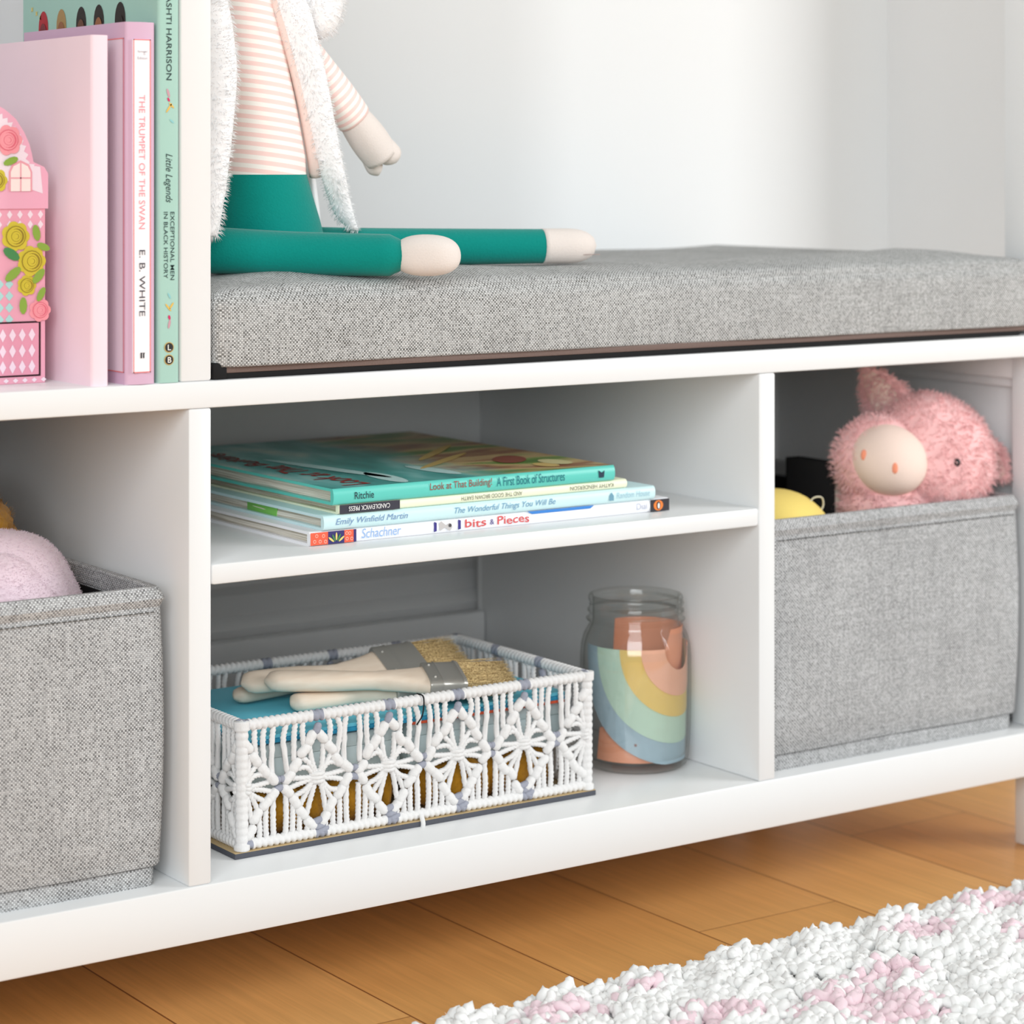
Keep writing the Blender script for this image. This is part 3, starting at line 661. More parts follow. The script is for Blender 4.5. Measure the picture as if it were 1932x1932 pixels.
for i, (dx, dz) in enumerate(((.0865, .003), (.0880, .0065), (.0905, .0028), (.0930, .0062), (.0945, .0025), (.1105, .003), (.1125, .0064), (.1140, .0028), (.1103, .0066))):
    m.disc((dx, yf, zS+dz), (1, 0, 0), (0, 0, 1), ell(.0012, .0012, 10), .0004, 4); m.disc((dx, yf, zS+dz), (1, 0, 0), (0, 0, 1), ell(.0007, .0007, 10), .0006, 0)
m.build('patterned_end', [C(240, 98, 70), C(54, 48, 110), C(70, 130, 80), C(226, 206, 120), C(250, 180, 160)], b1, smooth=False)
m = MB(); 
for x in (.1770, .1960): m.add([(x, yf-.0002, zS+.0015), (x+.0022, yf-.0002, zS+.0020), (x+.0022, yf-.0002, zS+.0075), (x, yf-.0002, zS+.0082)], [(0, 1, 2, 3)], 0)
m.disc((.1865, yf, zS+.0048), (1, 0, 0), (0, 0, 1), [(-.005, -.003), (-.001, -.001), (.003, -.0035), (.005, -.001), (.003, .002), (0, .0005), (-.004, .0035), (-.0055, .002)], .0003, 1)
m.disc((.1895, yf, zS+.0050), (1, 0, 0), (0, 0, 1), ell(.0012, .0012, 10), .0006, 2)
m.build('spine_picture', [C(60, 52, 130), C(196, 190, 188), C(70, 66, 70)], b1, smooth=False)
m = MB(); m.add([(.3570, yf-.0002, zS+.0004), (.3738, yf-.0002, zS+.0004), (.3738, yf-.0002, zS+.0088), (.3570, yf-.0002, zS+.0088)], [(0, 1, 2, 3)], 0)
m.disc((.3640, yf, zS+.0046), (1, 0, 0), (0, 0, 1), ell(.0042, .0036, 22), .0004, 1)
m.disc((.3640, yf, zS+.0046), (1, 0, 0), (0, 0, 1), ell(.0017, .0028, 16), .0006, 0); m.disc((.3640, yf, zS+.0044), (1, 0, 0), (0, 0, 1), ell(.0009, .0020, 14), .0008, 2)
m.build('publisher_badge', [C(44, 42, 50), C(236, 128, 50), C(250, 248, 244)], b1, smooth=False)
m = MB(); sp(m, 'Dial', .3450, .0090, zS+.0028, .0045); m.build('publisher_name', C(186, 190, 206), b1)
m = MB(); m.add([(.2560, yf-.0002, zS+.0070), (.3050, yf-.0002, zS+.0070), (.3080, yf-.0002, zS+.0090), (.2520, yf-.0002, zS+.0090)], [(0, 1, 2, 3)]); m.build('blue_strip', C(56, 130, 210), b1)
z2 = zS+.0093
b2 = flat_book('pale aqua picture book, second from the bottom of the stack', .0925, .3600, .0235, .262, z2, z2+.0095, C(206, 236, 240, .35))
m = MB(); sp(m, 'Emily Winfield Martin', .1010, .0545, z2+.0022, .0052, y=.0235, shear=.3); m.build('author_name', C(120, 150, 190), b2)
m = MB(); sp(m, 'The Wonderful Things You Will Be', .1920, .0820, z2+.0022, .0052, y=.0235, shear=.3); m.build('title', C(110, 156, 190), b2)
m = MB(); sp(m, 'Random House', .3260, .0290, z2+.0030, .0042, y=.0235, shear=.2); m.build('publisher_name', C(166, 200, 214), b2)
m = MB(); m.disc((.3215, .0235, z2+.0048), (1, 0, 0), (0, 0, 1), [(-.002, -.0028), (.002, -.0028), (.002, .0004), (0, .0030), (-.002, .0004)], .0003, 0); m.build('publisher_mark', C(110, 158, 180), b2)
m = MB(); m.box(.0950, .0961, .090, .130, z2+.0018, z2+.0078, .0003); m.build('bookmark', C(126, 196, 92), b2, label='bright green page edge')
z3 = z2+.0096
b3 = flat_book('cream-spined thin picture book with a black publisher label, second from the top of the stack', .1040, .3360, .0245, .285, z3, z3+.0062, C(244, 246, 218, .4))
m = MB(); m.add([(.1045, .0243, z3+.0003), (.1500, .0243, z3+.0003), (.1500, .0243, z3+.0060), (.1045, .0243, z3+.0060)], [(0, 1, 2, 3)], 0)
sp(m, 'CANDLEWICK PRESS', .1110, .0310, z3+.0018, .0030, 1, True, .0240, .003); m.build('publisher_label', [C(54, 54, 66), C(240, 240, 240)], b3)
m = MB(); sp(m, 'AND THE GOOD BROWN EARTH', .1980, .0490, z3+.0018, .0027, 0, True, .0245); m.build('title', C(110, 112, 100), b3)
m = MB(); sp(m, 'KATHY HENDERSON', .2870, .0370, z3+.0018, .0027, 0, True, .0245); m.build('author_name', C(110, 112, 100), b3)
z4 = z3+.0063
b4 = flat_book('teal picture book with an illustrated cover, topmost of the shelf stack', .0990, .3240, .0225, .286, z4, z4+.0105, C(98, 204, 192, .3))
m = MB(); m.add([(.0992, .0250, z4+.01055), (.3238, .0250, z4+.01055), (.3238, .2858, z4+.01055), (.0992, .2858, z4+.01055)], [(0, 1, 2, 3)]); m.build('cover_picture', art, b4)
m = MB(); sp(m, 'Ritchie', .1145, .0145, z4+.0030, .0046, y=.0225, bold=.004); m.build('author_name', C(36, 62, 70), b4)
m = MB(); sp(m, 'Look at That Building!', .1720, .0490, z4+.0030, .0062, 0, y=.0225, bold=.003); sp(m, 'A First Book of Structures', .2250, .0560, z4+.0030, .0062, 1, y=.0225, bold=.003); m.build('title', [C(150, 80, 70), C(30, 118, 130)], b4)
m = MB(); m.disc((.3120, .0225, z4+.0052), (1, 0, 0), (0, 0, 1), [(-.002, -.0024), (.0022, -.0024), (.0028, .0024), (.0004, .001), (-.0026, .0028)], .0003, 0); m.build('publisher_mark', C(24, 54, 74), b4)
m = MB(); write(m, 'Look at That', (.1340, .0330, z4+.0106), (0, 1, 0), (-1, 0, 0), .118, .0210, 0, .012, 0, .0015); write(m, 'Building!', (.1340, .158, z4+.0106), (0, 1, 0), (-1, 0, 0), .085, .0210, 0, .012, 0, .0015)
m.build('cover_title', C(150, 52, 48), b4)
m = MB()   # cloud streaks and figures on the cover
for x, y, a, b, ro in ((.150, .12, .006, .07, .15), (.158, .055, .008, .03, -.1), (.205, .07, .007, .03, .1)): m.disc((x, y, z4+.0106), (1, 0, 0), (0, 1, 0), ell(a, b, 20, rot=ro), .00025, 0)
for x, y, a, b, ro in ((.240, .11, .004, .05, -.9), (.262, .155, .004, .05, -.8), (.285, .05, .008, .012, 0)): m.disc((x, y, z4+.0106), (1, 0, 0), (0, 1, 0), ell(a, b, 20, rot=ro), .0003, 1)
m.disc((.282, .09, z4+.0106), (1, 0, 0), (0, 1, 0), ell(.012, .022, 20, rot=-.6), .00035, 2); m.disc((.30, .06, z4+.0106), (1, 0, 0), (0, 1, 0), ell(.010, .016, 20), .0004, 3)
m.build('cover_drawing', [C(190, 224, 224), C(206, 178, 112), C(140, 76, 62), C(208, 200, 150)], b4)

# ------------------------------------------------------------------ macrame tray
tray = thing('macrame_tray', 'white and grey knotted macrame basket on a dark board, full of paintbrushes', 'basket', (.18, .12, -.4356))
tx0, tx1, ty0, ty1 = .0430, .3135, .0415, .2050
tb, tt = -.4310, -.3535
m = MB(); m.box(.0355, .3180, .0365, .2120, -.4355, -.4320, .0004, 0); m.box(.0357, .3178, .0367, .2118, -.4320, -.4317, 0, 1); m.build('base_board', [plain('charcoal_board', srgb(84, 86, 94), .7, .3, .2, 900), C(196, 170, 124)], tray, smooth=False)
def knotwork(p0, p1, n, name, parity=0):
    """a panel of knotted diamonds with a cord star in each, from p0 to p1 (floor points)"""
    p0 = np.array(p0, float); p1 = np.array(p1, float); L = np.linalg.norm(p1-p0); U = (p1-p0)/L; N = np.cross(U, UP); s = L/n; Hh = tt-tb
    rg = random.Random(int(p0[0]*1e4+p1[1]*1e4))
    m = MB()
    def P(a, b, c=0): return p0+U*a+UP*(tb+b*Hh)+N*c
    cr = .00172
    def cord(pts, r=cr, mat=0, n_=20, seg=9): m.tube(spline(pts, n_), r, seg, mat, True, 3, 800, .2)
    def knot(a, b, ang, ln=.0068, r=.0033, mat=0, c=.0008):
        d = U*math.cos(ang)+UP*math.sin(ang); q = P(a, b, c)
        m.tube([q-d*ln/2, q-d*ln*.36, q-d*ln*.12, q, q+d*ln*.12, q+d*ln*.36, q+d*ln/2], [r*.45, r*.9, r*1.02, r*.93, r*1.02, r*.9, r*.45], 10, mat, True, 0)
    for k in range(n+1):
        c = k*s; sides = [q for q in (-1, 1) if not (k == 0 and q == -1) and not (k == n and q == 1)]
        for q in sides:
            j = lambda v: rg.uniform(-v, v)
            # diamond ridges
            for i in range(4):
                t_ = i/3; knot(c+q*(.07+.33*t_)*s+j(.0010), .83-.30*t_+j(.022), -q*.85+j(.2), .0108, .0034)
            for i in range(4):
                t_ = i/3; knot(c+q*(.40-.30*t_)*s+j(.0010), .42-.28*t_+j(.022), q*.85+j(.2), .0108, .0033)
            # star cords
            for i in range(3):
                t_ = (i+.35)/3; cord([P(c+q*.0010*(i+.4), .52, .0008), P(c+q*(.05+.13*t_)*s, .60+.02*j(1), .0012), P(c+q*(.06+.32*t_)*s, .80-.28*t_, 0)])
                cord([P(c+q*.0010*(i+.4), .48, .0008), P(c+q*(.05+.14*t_)*s, .40+.02*j(1), .0012), P(c+q*(.10+.27*t_)*s, .17+.24*t_, 0)])
            cord([P(c+q*.002, .50, .001), P(c+q*.2*s, .505, .001), P(c+q*.40*s, .52, 0)]); cord([P(c+q*.002, .49, .001), P(c+q*.2*s, .47, .001), P(c+q*.40*s, .43, 0)])
            # short cords to the rims
            for i in range(3):
                t_ = (i+.5)/3; a = c+q*(.12+.34*t_)*s
                cord([P(a+j(.001), .97), P(a+q*.0006+j(.0024), .90-.08*t_, .0006), P(a+j(.001), .80-.28*t_)], cr*1.05)
            for i in range(4):
                t_ = i/3.4; a = c+q*(.13+.33*t_)*s
                cord([P(a+j(.0005), .03), P(a+j(.0008), .10+.1*t_, .0004), P(a-q*.0004, .18+.24*t_)], cr*1.08)
            # grey knots between diamonds and under each star
            for i in range(2): knot(c+q*(.455+.02*i)*s, .52-.07*i, q*.3, .0062, .0024, 1)
        for i in range(3):
            q = P(c, .52-.028*i, .0020)
            w_ = .0062-.001*abs(i-1); a0, a1 = (-w_ if k else 0), (w_ if k < n else 0)
            m.tube(spline([P(c+a0, .52-.03*i, .0004), P(c+(a0+a1)/2, .525-.03*i, .0036), P(c+a1, .52-.03*i, .0004)], 9), .0016, 8, 0, True, 3, 900, .15)
        for i in range(3):
            if 0 < k < n: knot(c+(i-1)*.0022+.0022, .13-.04*i, .25, .0085, .0024, 1, .0012)
        if 0 < k < n: knot(c, .90, 1.2, .0078, .0026, 1, .0014)
    # wrapped rims
    def rim(z, r, off):
        nn = int(L/.00060); pts = [p0+U*(L*i/nn)+UP*z for i in range(nn+1)]
        V = []; rings = []
        for i in range(nn+1):
            x = L*i/nn; rr = []
            for a in range(12):
                an = a*math.pi/6; ph = (x/.0042+.35*math.sin(an))*math.pi; R_ = r*(.76+.30*abs(math.sin(ph)))
                rr.append(pts[i]+N*R_*math.cos(an)+UP*R_*math.sin(an))
            rings.append(rr)
        base_f = len(m.f); m.loft(rings)
        # grey wraps at each star column
        for fi in range(base_f, len(m.f)-2):
            i = (fi-base_f)//12; x = L*i/nn
            for k in range(0, n+1):
                if abs(x-k*s-off) < .0042: m.m[fi] = 1
    rim(tt+.0005, .0038, 0.0); rim(tb+.0025, .0036, .002)
    return m.build(name, [rope_white, rope_grey], tray, angle=180)
knotwork((tx0, ty0, 0), (tx1, ty0, 0), 5, 'knotted_side')
knotwork((tx1, ty0, 0), (tx1, ty1, 0), 3, 'knotted_side')
knotwork((tx1, ty1, 0), (tx0, ty1, 0), 5, 'knotted_side')
knotwork((tx0, ty1, 0), (tx0, ty0, 0), 3, 'knotted_side')
for x, y in ((tx0, ty0), (tx1, ty0), (tx1, ty1), (tx0, ty1)):
    m = MB(); n = 100
    m.tube([(x, y, tb-.0005+(tt-tb+.004)*i/n) for i in range(n+1)], [.0043*(.86+.14*abs(math.sin(i*.55))) if .04 < i/n < .93 else .0052*(1-.3*abs((i/n if i/n < .5 else 1-i/n)-.02)) for i in range(n+1)], 12)
    m.build('corner_wrap', rope_white, tray, angle=180)
m = MB(); m.tube(spline([(.176, ty0+.003, tt+.0042), (.1765, ty0-.0042, tt+.003), (.1755, ty0-.0048, tt-.008), (.172, ty0-.003, tt-.015)], 20), .0005, 6); m.build('tie', black, tray, label='thin black tie over the rim')
m = MB(); m.tube(spline([(.1752, ty0-.0035, tb+.003), (.1752, ty0-.0058, tb-.002), (.1752, ty0-.0054, tb-.0045)], 8), .0016, 8); m.build('cord_end', rope_white, tray)

# things in the tray
t = thing('notebook', 'bright blue notepad with orange lower sheets lying in the macrame basket', 'notebook', (.18, .12, -.3740))
m = MB(); m.box(.0520, .3020, .0510, .1960, -.3665, -.3640, .0003); m.build('cover', C(112, 212, 236), t)
m = MB(); m.box(.0540, .3035, .0500, .1950, -.3692, -.3666, .0002); m.build('blue_sheets', C(40, 150, 190), t)
m = MB(); m.box(.1760, .3040, .0500, .1940, -.3712, -.3693, .0002); m.build('orange_sheets', C(226, 92, 56), t)
for nm, lab, bx, c in (('carton', 'pale aqua carton under the blue notepad in the macrame basket, left one', (.053, .170, .056, .194, -.4010, -.3714), (214, 228, 228)), ('carton', 'pale aqua carton under the blue notepad in the macrame basket, right one', (.176, .302, .056, .194, -.4010, -.3714), (206, 224, 226))):
    t = thing(nm, lab, 'box', ((bx[0]+bx[1])/2, .12, bx[4]))
    MB().box(*bx[:5], bx[5]-.009, .001).build('tray', C(*c), t); MB().box(bx[0]-.0008, bx[1]+.0008, bx[2]-.0008, bx[3]+.0008, bx[5]-.009, bx[5], .0008).build('lid', C(*c), t)
for i, (x, rad, ln, lab) in enumerate(((.060, .0148, .108, 'mustard wool roll low in the macrame basket, left one'), (.186, .0148, .112, 'mustard wool roll low in the macrame basket, right one'))):
    m = MB(); P = [(x+ln*k/40, .066+.003*math.sin(k*.4), -.4316+.0152+.0004*math.sin(k*.9)) for k in range(41)]
    m.tube(P, [rad*(.5 if k in (0, 40) else (.9+.1*abs(math.sin(k*.75)))) for k in range(41)], 14, lobes=4, twist=120, amp=.08); fur(m, 2500, .0016, .0001, seed=20+i)
    o = m.build('wool_roll', mustard, angle=180); o['label'] = lab; o['category'] = 'wool'

def brush(label, butt, neck, ends, tip, wd, normal, thick=.0055, hw=.0088):
    """butt->neck handle, neck->ends ferrule, ends->tip bristles; wd = half width at the ferrule"""
    butt, neck, ends, tip, nrm = (np.array(a, float) for a in (butt, neck, ends, tip, normal))
    ax = ends-butt; ax /= np.linalg.norm(ax); nrm = nrm-ax*nrm.dot(ax); nrm /= np.linalg.norm(nrm); sd_ = np.cross(nrm, ax)
    t = thing('paintbrush', label, 'paintbrush', tuple((butt+tip)/2-UP*thick), 'paintbrushes lying in the macrame basket')
    Lh = np.linalg.norm(neck-butt)
    def sec(c, a, b, p=2.6, n=20):
        R = []
        for k in range(n):
            q = 2*math.pi*k/n; co, si = math.cos(q), math.sin(q)
            R.append(c+sd_*a*math.copysign(abs(co)**(2/p), co)+nrm*b*math.copysign(abs(si)**(2/p), si))
        return R
    rings = []
    for i in range(29):
        s_ = i/28; c = butt+(neck-butt)*s_
        wv = hw*(.9+.10*math.sin(s_*4))*(1-.28*math.exp(-((s_-.62)/.16)**2))+(wd*.97-hw*.9)*max(0, (s_-.66)/.34)**2.0
        tv = thick*(1-.12*s_)
        if s_ < .10: f_ = math.sqrt(1-(1-s_/.10)**2); wv *= .12+.88*f_; tv *= .25+.75*f_
        rings.append(sec(c, wv, tv, 2.4 if s_ < .7 else 3.2))
    m = MB(); m.loft(rings); h = m.build('handle', pale_wood, t, angle=60)
    m = MB(); f0 = neck-(neck-butt)/Lh*.002
    m.loft([sec(f0, wd*.98, thick*.98, 6, 28), sec(f0+(ends-f0)*.04, wd*1.01, thick*1.06, 6, 28), sec(f0+(ends-f0)*.30, wd*1.01, thick*1.04, 6, 28), sec(f0+(ends-f0)*.34, wd*1.03, thick*1.14, 6, 28), sec(f0+(ends-f0)*.38, wd*1.01, thick*1.04, 6, 28), sec(f0+(ends-f0)*.85, wd*1.02, thick*1.05, 6, 28), sec(f0+(ends-f0)*.90, wd*1.05, thick*1.18, 6, 28), sec(ends, wd*1.02, thick*1.06, 6, 28)])
    for q in (-.55, .55):
        m.blob(f0+(ends-f0)*.16+sd_*wd*q+nrm*thick*1.06, (.0012, .0012, .0012), sub=2)
    m.build('ferrule', ferrule, t, angle=40)
    m = MB(); rg = np.random.default_rng(int(abs(butt[0])*1e5)); nb = 900; V = []; F = []
    base_sec = sec(ends, wd*.93, thick*.92, 6, 28); tip_sec = sec(tip, wd*.95, thick*.55, 5, 28)
    m.loft([base_sec, sec(ends+(tip-ends)*.5, wd*.93, thick*.8, 5, 28), sec(ends+(tip-ends)*.86, wd*.90, thick*.5, 5, 28)])
    for _ in range(nb):
        a, b = rg.uniform(-1, 1), rg.uniform(-1, 1)
        p0 = ends+sd_*a*wd*.95+nrm*b*thick*.97-ax*.001; p3 = tip+sd_*(a*wd*1.0+rg.normal()*.0012)+nrm*(b*thick*.75+rg.normal()*.0006)+ax*rg.uniform(-.004, .0015)
        p1 = p0+(p3-p0)*.5+nrm*rg.normal()*.0003+sd_*rg.normal()*.0004; o = len(V); w_ = .00028
        for p, ww in ((p0, w_), (p1, w_), (p3, w_*.3)): V += [p+nrm*ww, p-nrm*ww*.5+sd_*ww*.9, p-nrm*ww*.5-sd_*ww*.9]
        for q in range(2):
            for r_ in range(3): F.append((o+q*3+r_, o+q*3+(r_+1) % 3, o+q*3+3+(r_+1) % 3, o+q*3+3+r_))
    m.add(V, F); m.build('bristles', bristle, t, angle=180)
    return t
brush('paintbrush across the back of the macrame basket, its wide grey ferrule facing up', (.0890, .1270, -.3465), (.1975, .1225, -.3480), (.2290, .1235, -.3480), (.2680, .1280, -.3495), .0190, (-.10, -.50, 1), .0055, .0100)
brush('paintbrush nearest the front rim of the macrame basket, pale handle on top of the others', (.0990, .1130, -.3435), (.2010, .0700, -.3480), (.2270, .0685, -.3500), (.2660, .0660, -.3520), .0185, (.0, -.22, 1), .0064, .0098)
brush('paintbrush beneath the front one, its rounded handle end sticking out to the left', (.1110, .0990, -.3575), (.1850, .0960, -.3580), (.2150, .0950, -.3580), (.2600, .0935, -.3575), .0185, (0, -.05, 1), .0058, .0095)
brush('lowest paintbrush at the back left of the macrame basket, under the wide one', (.0900, .1390, -.3575), (.1900, .1600, -.3580), (.2180, .1660, -.3580), (.2580, .1740, -.3580), .0170, (0, -.05, 1), .0052, .0085)

# ------------------------------------------------------------------ mason jar
jx, jy, jz = .3965, .0935, -.4356
jar = thing('glass_jar', 'clear glass mason jar with a threaded neck standing right of the macrame basket', 'jar', (jx, jy, jz))
pr = [(0, .0022), (.020, .0022), (.030, .0006), (.0345, .0002), (.0372, .0022), (.0388, .0065), (.0394, .014), (.0402, .030), (.0406, .060), (.0405, .080), (.0398, .0885), (.0378, .0955), (.0352, .1000), (.0338, .1025), (.0334, .1040), (.0338, .1050), (.0360, .1058), (.0362, .1066), (.0342, .1076), (.0338, .1085), (.0338, .1115), (.0352, .1122), (.0353, .1130), (.0338, .1140), (.0337, .1190), (.0345, .1200), (.0346, .1220), (.0338, .1236), (.0326, .1240), (.0316, .1230)]
inn = [(.0314, .1180), (.0314, .1040), (.0330, .1000), (.0358, .0940), (.0378, .0870), (.0385, .0790), (.0386, .0300), (.0376, .0130), (.0352, .0065), (.0300, .0048), (0, .0046)]
def lathe(prof, n=72): return [[(jx+r*math.cos(2*math.pi*k/n), jy+r*math.sin(2*math.pi*k/n), jz+z) for k in range(n)] for r, z in prof]
m = MB(); m.loft(lathe([(max(r, .0002), z) for r, z in pr+inn]), cap=True); m.build('glass', glass, jar, angle=70)
m = MB()
for z, a0 in ((.1160, 3.4), (.1100, 3.9)):
    m.tube([(jx+.0343*math.cos(a), jy+.0343*math.sin(a), jz+z+(a-a0)*.0008) for a in np.linspace(a0, a0+4.6, 60)], lambda s_: .0010*min(1, s_*12, (1-s_)*12)+.0001, 8)
m.build('thread', glass, jar, angle=180)
# rainbow shapes curled inside the glass
rb = thing('paper_rainbow', 'upside-down pastel rainbow of nested paper arcs curled inside the jar', 'decoration', (jx, jy, jz+.006))
camang = math.atan2(-1.3368-jy, -.70443-jx)        # direction from the jar to the eye
def arcband(r0, r1, rad, mat, name, a_c=59, zc=.0895, parent=rb, thk=.0005, full=True, lab=None):
    th0 = camang+math.radians(a_c); R_ = []; n = 60
    for i in range(n+1):
        t_ = math.pi*i/n; row = []
        for j in range(7):
            rr = r0+(r1-r0)*j/6; s_ = -rr*math.cos(t_); z = zc-rr*math.sin(t_)
            row.append((th0+s_/rad, z))
        R_.append(row)
    m = MB()
    ring = []
    for row in R_:
        o = [(jx+rad*math.cos(a), jy+rad*math.sin(a), jz+max(z, .0062)) for a, z in row]; q = [(jx+(rad-thk)*math.cos(a), jy+(rad-thk)*math.sin(a), jz+max(z, .0062)) for a, z in row[::-1]]
        ring.append(o+q)
    m.loft(ring); return m.build(name, mat, parent, angle=60, **({'label': lab} if lab else {}))
arcband(.0165, .0350, .0378, plain('peach_paper', srgb(250, 190, 162), .6, .3, .08, 120), 'inner_arc', lab='peach inner arc')
arcband(.030, .0500, .0372, plain('yellow_paper', srgb(240, 206, 120), .6, .3, .08, 120), 'middle_arc', lab='yellow arc')
arcband(.046, .0690, .0366, plain('mint_paper', srgb(198, 224, 206), .6, .3, .08, 120), 'middle_arc', lab='mint arc')
arcband(.064, .0845, .0360, plain('blue_paper', srgb(170, 194, 208), .6, .3, .12, 160), 'outer_arc', lab='grey-blue outer arc')
m = MB(); a = camang+math.radians(0); m.blob((jx+.0362*math.cos(a), jy+.0362*math.sin(a), jz+.0215), (.0011, .0011, .0011), sub=2); m.build('punched_hole', C(150, 110, 104), rb)
pl = thing('paper_roll', 'coral orange rolled paper standing behind the rainbow arcs in the jar', 'paper', (jx, jy, jz+.006))
m = MB(); ring = []; n = 50
for k in range(2):
    pass
def rp(a, z, r): return (jx+r*math.cos(a)+.004*(z/.1)*RT[0], jy+r*math.sin(a)+.004*(z/.1)*RT[1], jz+z)
for i in range(n+1):
    t_ = i/n; a = camang-1.0+t_*4.9; r = .0335-.004*t_
    lo = .0075; hi = .040 if t_ < .22 else .040+.062*min(1, (t_-.22)/.14)
    if t_ < .25: hi = .030+.01*t_*4
    ring.append([rp(a, lo+(hi-lo)*q/6, r-.0012*(q/6)) for q in range(7)]+[rp(a, lo+(hi-lo)*q/6, r-.0012*(q/6)-.0005) for q in range(6, -1, -1)])
m.loft(ring); m.build('sheet', plain('coral_paper', srgb(246, 166, 130), .6, .3, .08, 120), pl, angle=60)

# ------------------------------------------------------------------ soft doll on the cushion
doll = thing('soft_doll', 'sitting cloth doll in teal trousers, pink striped shirt and fluffy white vest', 'doll', (.1, .09, -.066))
def px(X): return X
def sect(c, a, b, n=28, ax=None): return [(c[0]+a*math.cos(2*math.pi*k/n), c[1]+b*math.sin(2*math.pi*k/n), c[2]) for k in range(n)]
# trousers: hips rising to the waist
m = MB(); R = []
for z, x, a, b in ((-.0665, .0965, .028, .028), (-.0630, .0965, .0365, .034), (-.0500, .0960, .0385, .035), (-.0350, .0945, .0360, .033), (-.0200, .0925, .0330, .031), (-.0085, .0910, .0310, .029), (-.0050, .0908, .0302, .0285)): R.append(sect((x, .102, z), a, b))
m.loft(R)
leg1 = spline([(.040, .075, -.0535), (.075, .052, -.0555), (.105, .0300, -.0562), (.1440, .0040, -.0568)], 24)
m.tube(leg1, lambda s_: (.0150-.0016*s_)*(1 if s_ < .93 else max(.3, 1-(s_-.93)*8)), 20)
leg2 = spline([(.100, .112, -.0530), (.160, .104, -.0545), (.225, .086, -.0550), (.2930, .0635, -.0552)], 24)
m.tube(leg2, lambda s_: .0140-.0020*s_, 20)
tr_o = m.build('trousers', teal_cloth, doll, angle=50)
def foot(c, d, L, r, rz=1.0):
    d = np.array(d, float); d /= np.linalg.norm(d); c = np.array(c, float); u = UP; w_ = np.cross(d, u); R = []
    for i in range(15):
        s_ = i/14; rr = r*math.sqrt(max(.0, 1-max(0, (s_-.45)/.55)**2.2))+.0003
        R.append([c+d*L*s_+w_*rr*math.cos(a)+u*rr*rz*math.sin(a) for a in np.linspace(0, 2*math.pi, 22, endpoint=False)])
    m = MB(); m.loft(R); return m
m = MB(); m.blob((.1550, -.0005, -.0568), (.0218, .0148, .0134), np.array([RT, FW, UP]).T.tolist(), sub=4, fn=lambda d: (abs(d.x)**2.5+abs(d.y)**2.5+abs(d.z)**2.5)**(-1/2.5)*(1-.05*max(0, d.x)*max(0, d.z))); m.build('foot', cream_cloth, doll, angle=180)
foot((.2915, .0640, -.0552), (.95, -.31, 0), .0400, .01205).build('foot', cream_cloth, doll, angle=180)
m = MB(); m.tube([(.2920+.038*q, .0636-.0124*q-.0098, -.0610) for q in np.linspace(0, .9, 8)], .0003, 5); m.build('seam', C(170, 150, 145), doll)
# striped shirt
m = MB(); R = []; UVs = []
tors = [(-.0062, .0908, .0300, .0283), (.010, .0900, .0300, .0285), (.030, .0870, .0292, .028), (.050, .0842, .0278, .027), (.070, .0812, .0258, .0255), (.090, .0785, .0235, .0235), (.110, .0755, .0212, .0215), (.130, .0730, .0190, .0195), (.150, .0715, .0150, .0160), (.165, .0710, .0105, .011)]
zz = np.linspace(-.0105, .165, 60); tz = np.array([q[0] for q in tors])
for z in zz:
    x = np.interp(z, tz, [q[1] for q in tors]); a = np.interp(z, tz, [q[2] for q in tors]); b = np.interp(z, tz, [q[3] for q in tors])
    ring = sect((x, .102, z), a, b); ring = [(p[0], p[1], p[2]-(p[0]-x)*.13) for p in ring]; R.append(ring); UVs += [(k/28, (z+.0062)/.00590) for k in range(28)]
m.loft(R, uv=UVs)
m.build('shirt', striped, doll, angle=180)
arm = spline([(.1000, .105, .105), (.1265, .102, .0700), (.1455, .100, .0480), (.1610, .100, .0325)], 26)
m = MB(); m.tube(arm, lambda s_: .0120+.0022*math.sin(s_*3), 20, uvf=1/.0052); m.build('sleeve', striped, doll, angle=180)
arm2 = spline([(.0500, .110, .105), (.0240, .105, .070), (.014, .090, .035)], 20)
m = MB(); m.tube(arm2, .0115, 16, uvf=1/.0052); m.build('sleeve', striped, doll, angle=180)
def mitt(p0, p1, side, flip=1):
    p0, p1 = np.array(p0, float), np.array(p1, float); ax = p1-p0; L = np.linalg.norm(ax); ax /= L
    m = MB()
    m.tube([p0+ax*L*q for q in np.linspace(0, .80, 14)], [.0112+.0020*math.sin(q*2.6) for q in np.linspace(0, 1, 14)], 20)
    s_ = np.array(side, float); s_ = s_-ax*s_.dot(ax); s_ /= np.linalg.norm(s_)
    m.tube(spline([p0+ax*L*.62+s_*.003, p0+ax*L*.84+s_*.0056, p0+ax*L*1.0+s_*.0062], 12), [.0100, .0097, .0092, .0090, .0088, .0085, .0082, .0078, .0070, .0058, .0040, .0012], 16)
    m.tube(spline([p0+ax*L*.62-s_*.004, p0+ax*L*.84-s_*.0078, p0+ax*L*1.02-s_*.0094], 12), [.0078, .0076, .0074, .0071, .0068, .0065, .0062, .0059, .0053, .0044, .0030, .0010], 14)
    return m
mitt((.1600, .100, .0335), (.1885, .100, .0000), RT+UP*.3).build('hand', cream_cloth, doll, angle=180)
mitt((.014, .090, .036), (.012, .085, .000), RT).build('hand', cream_cloth, doll, angle=180)
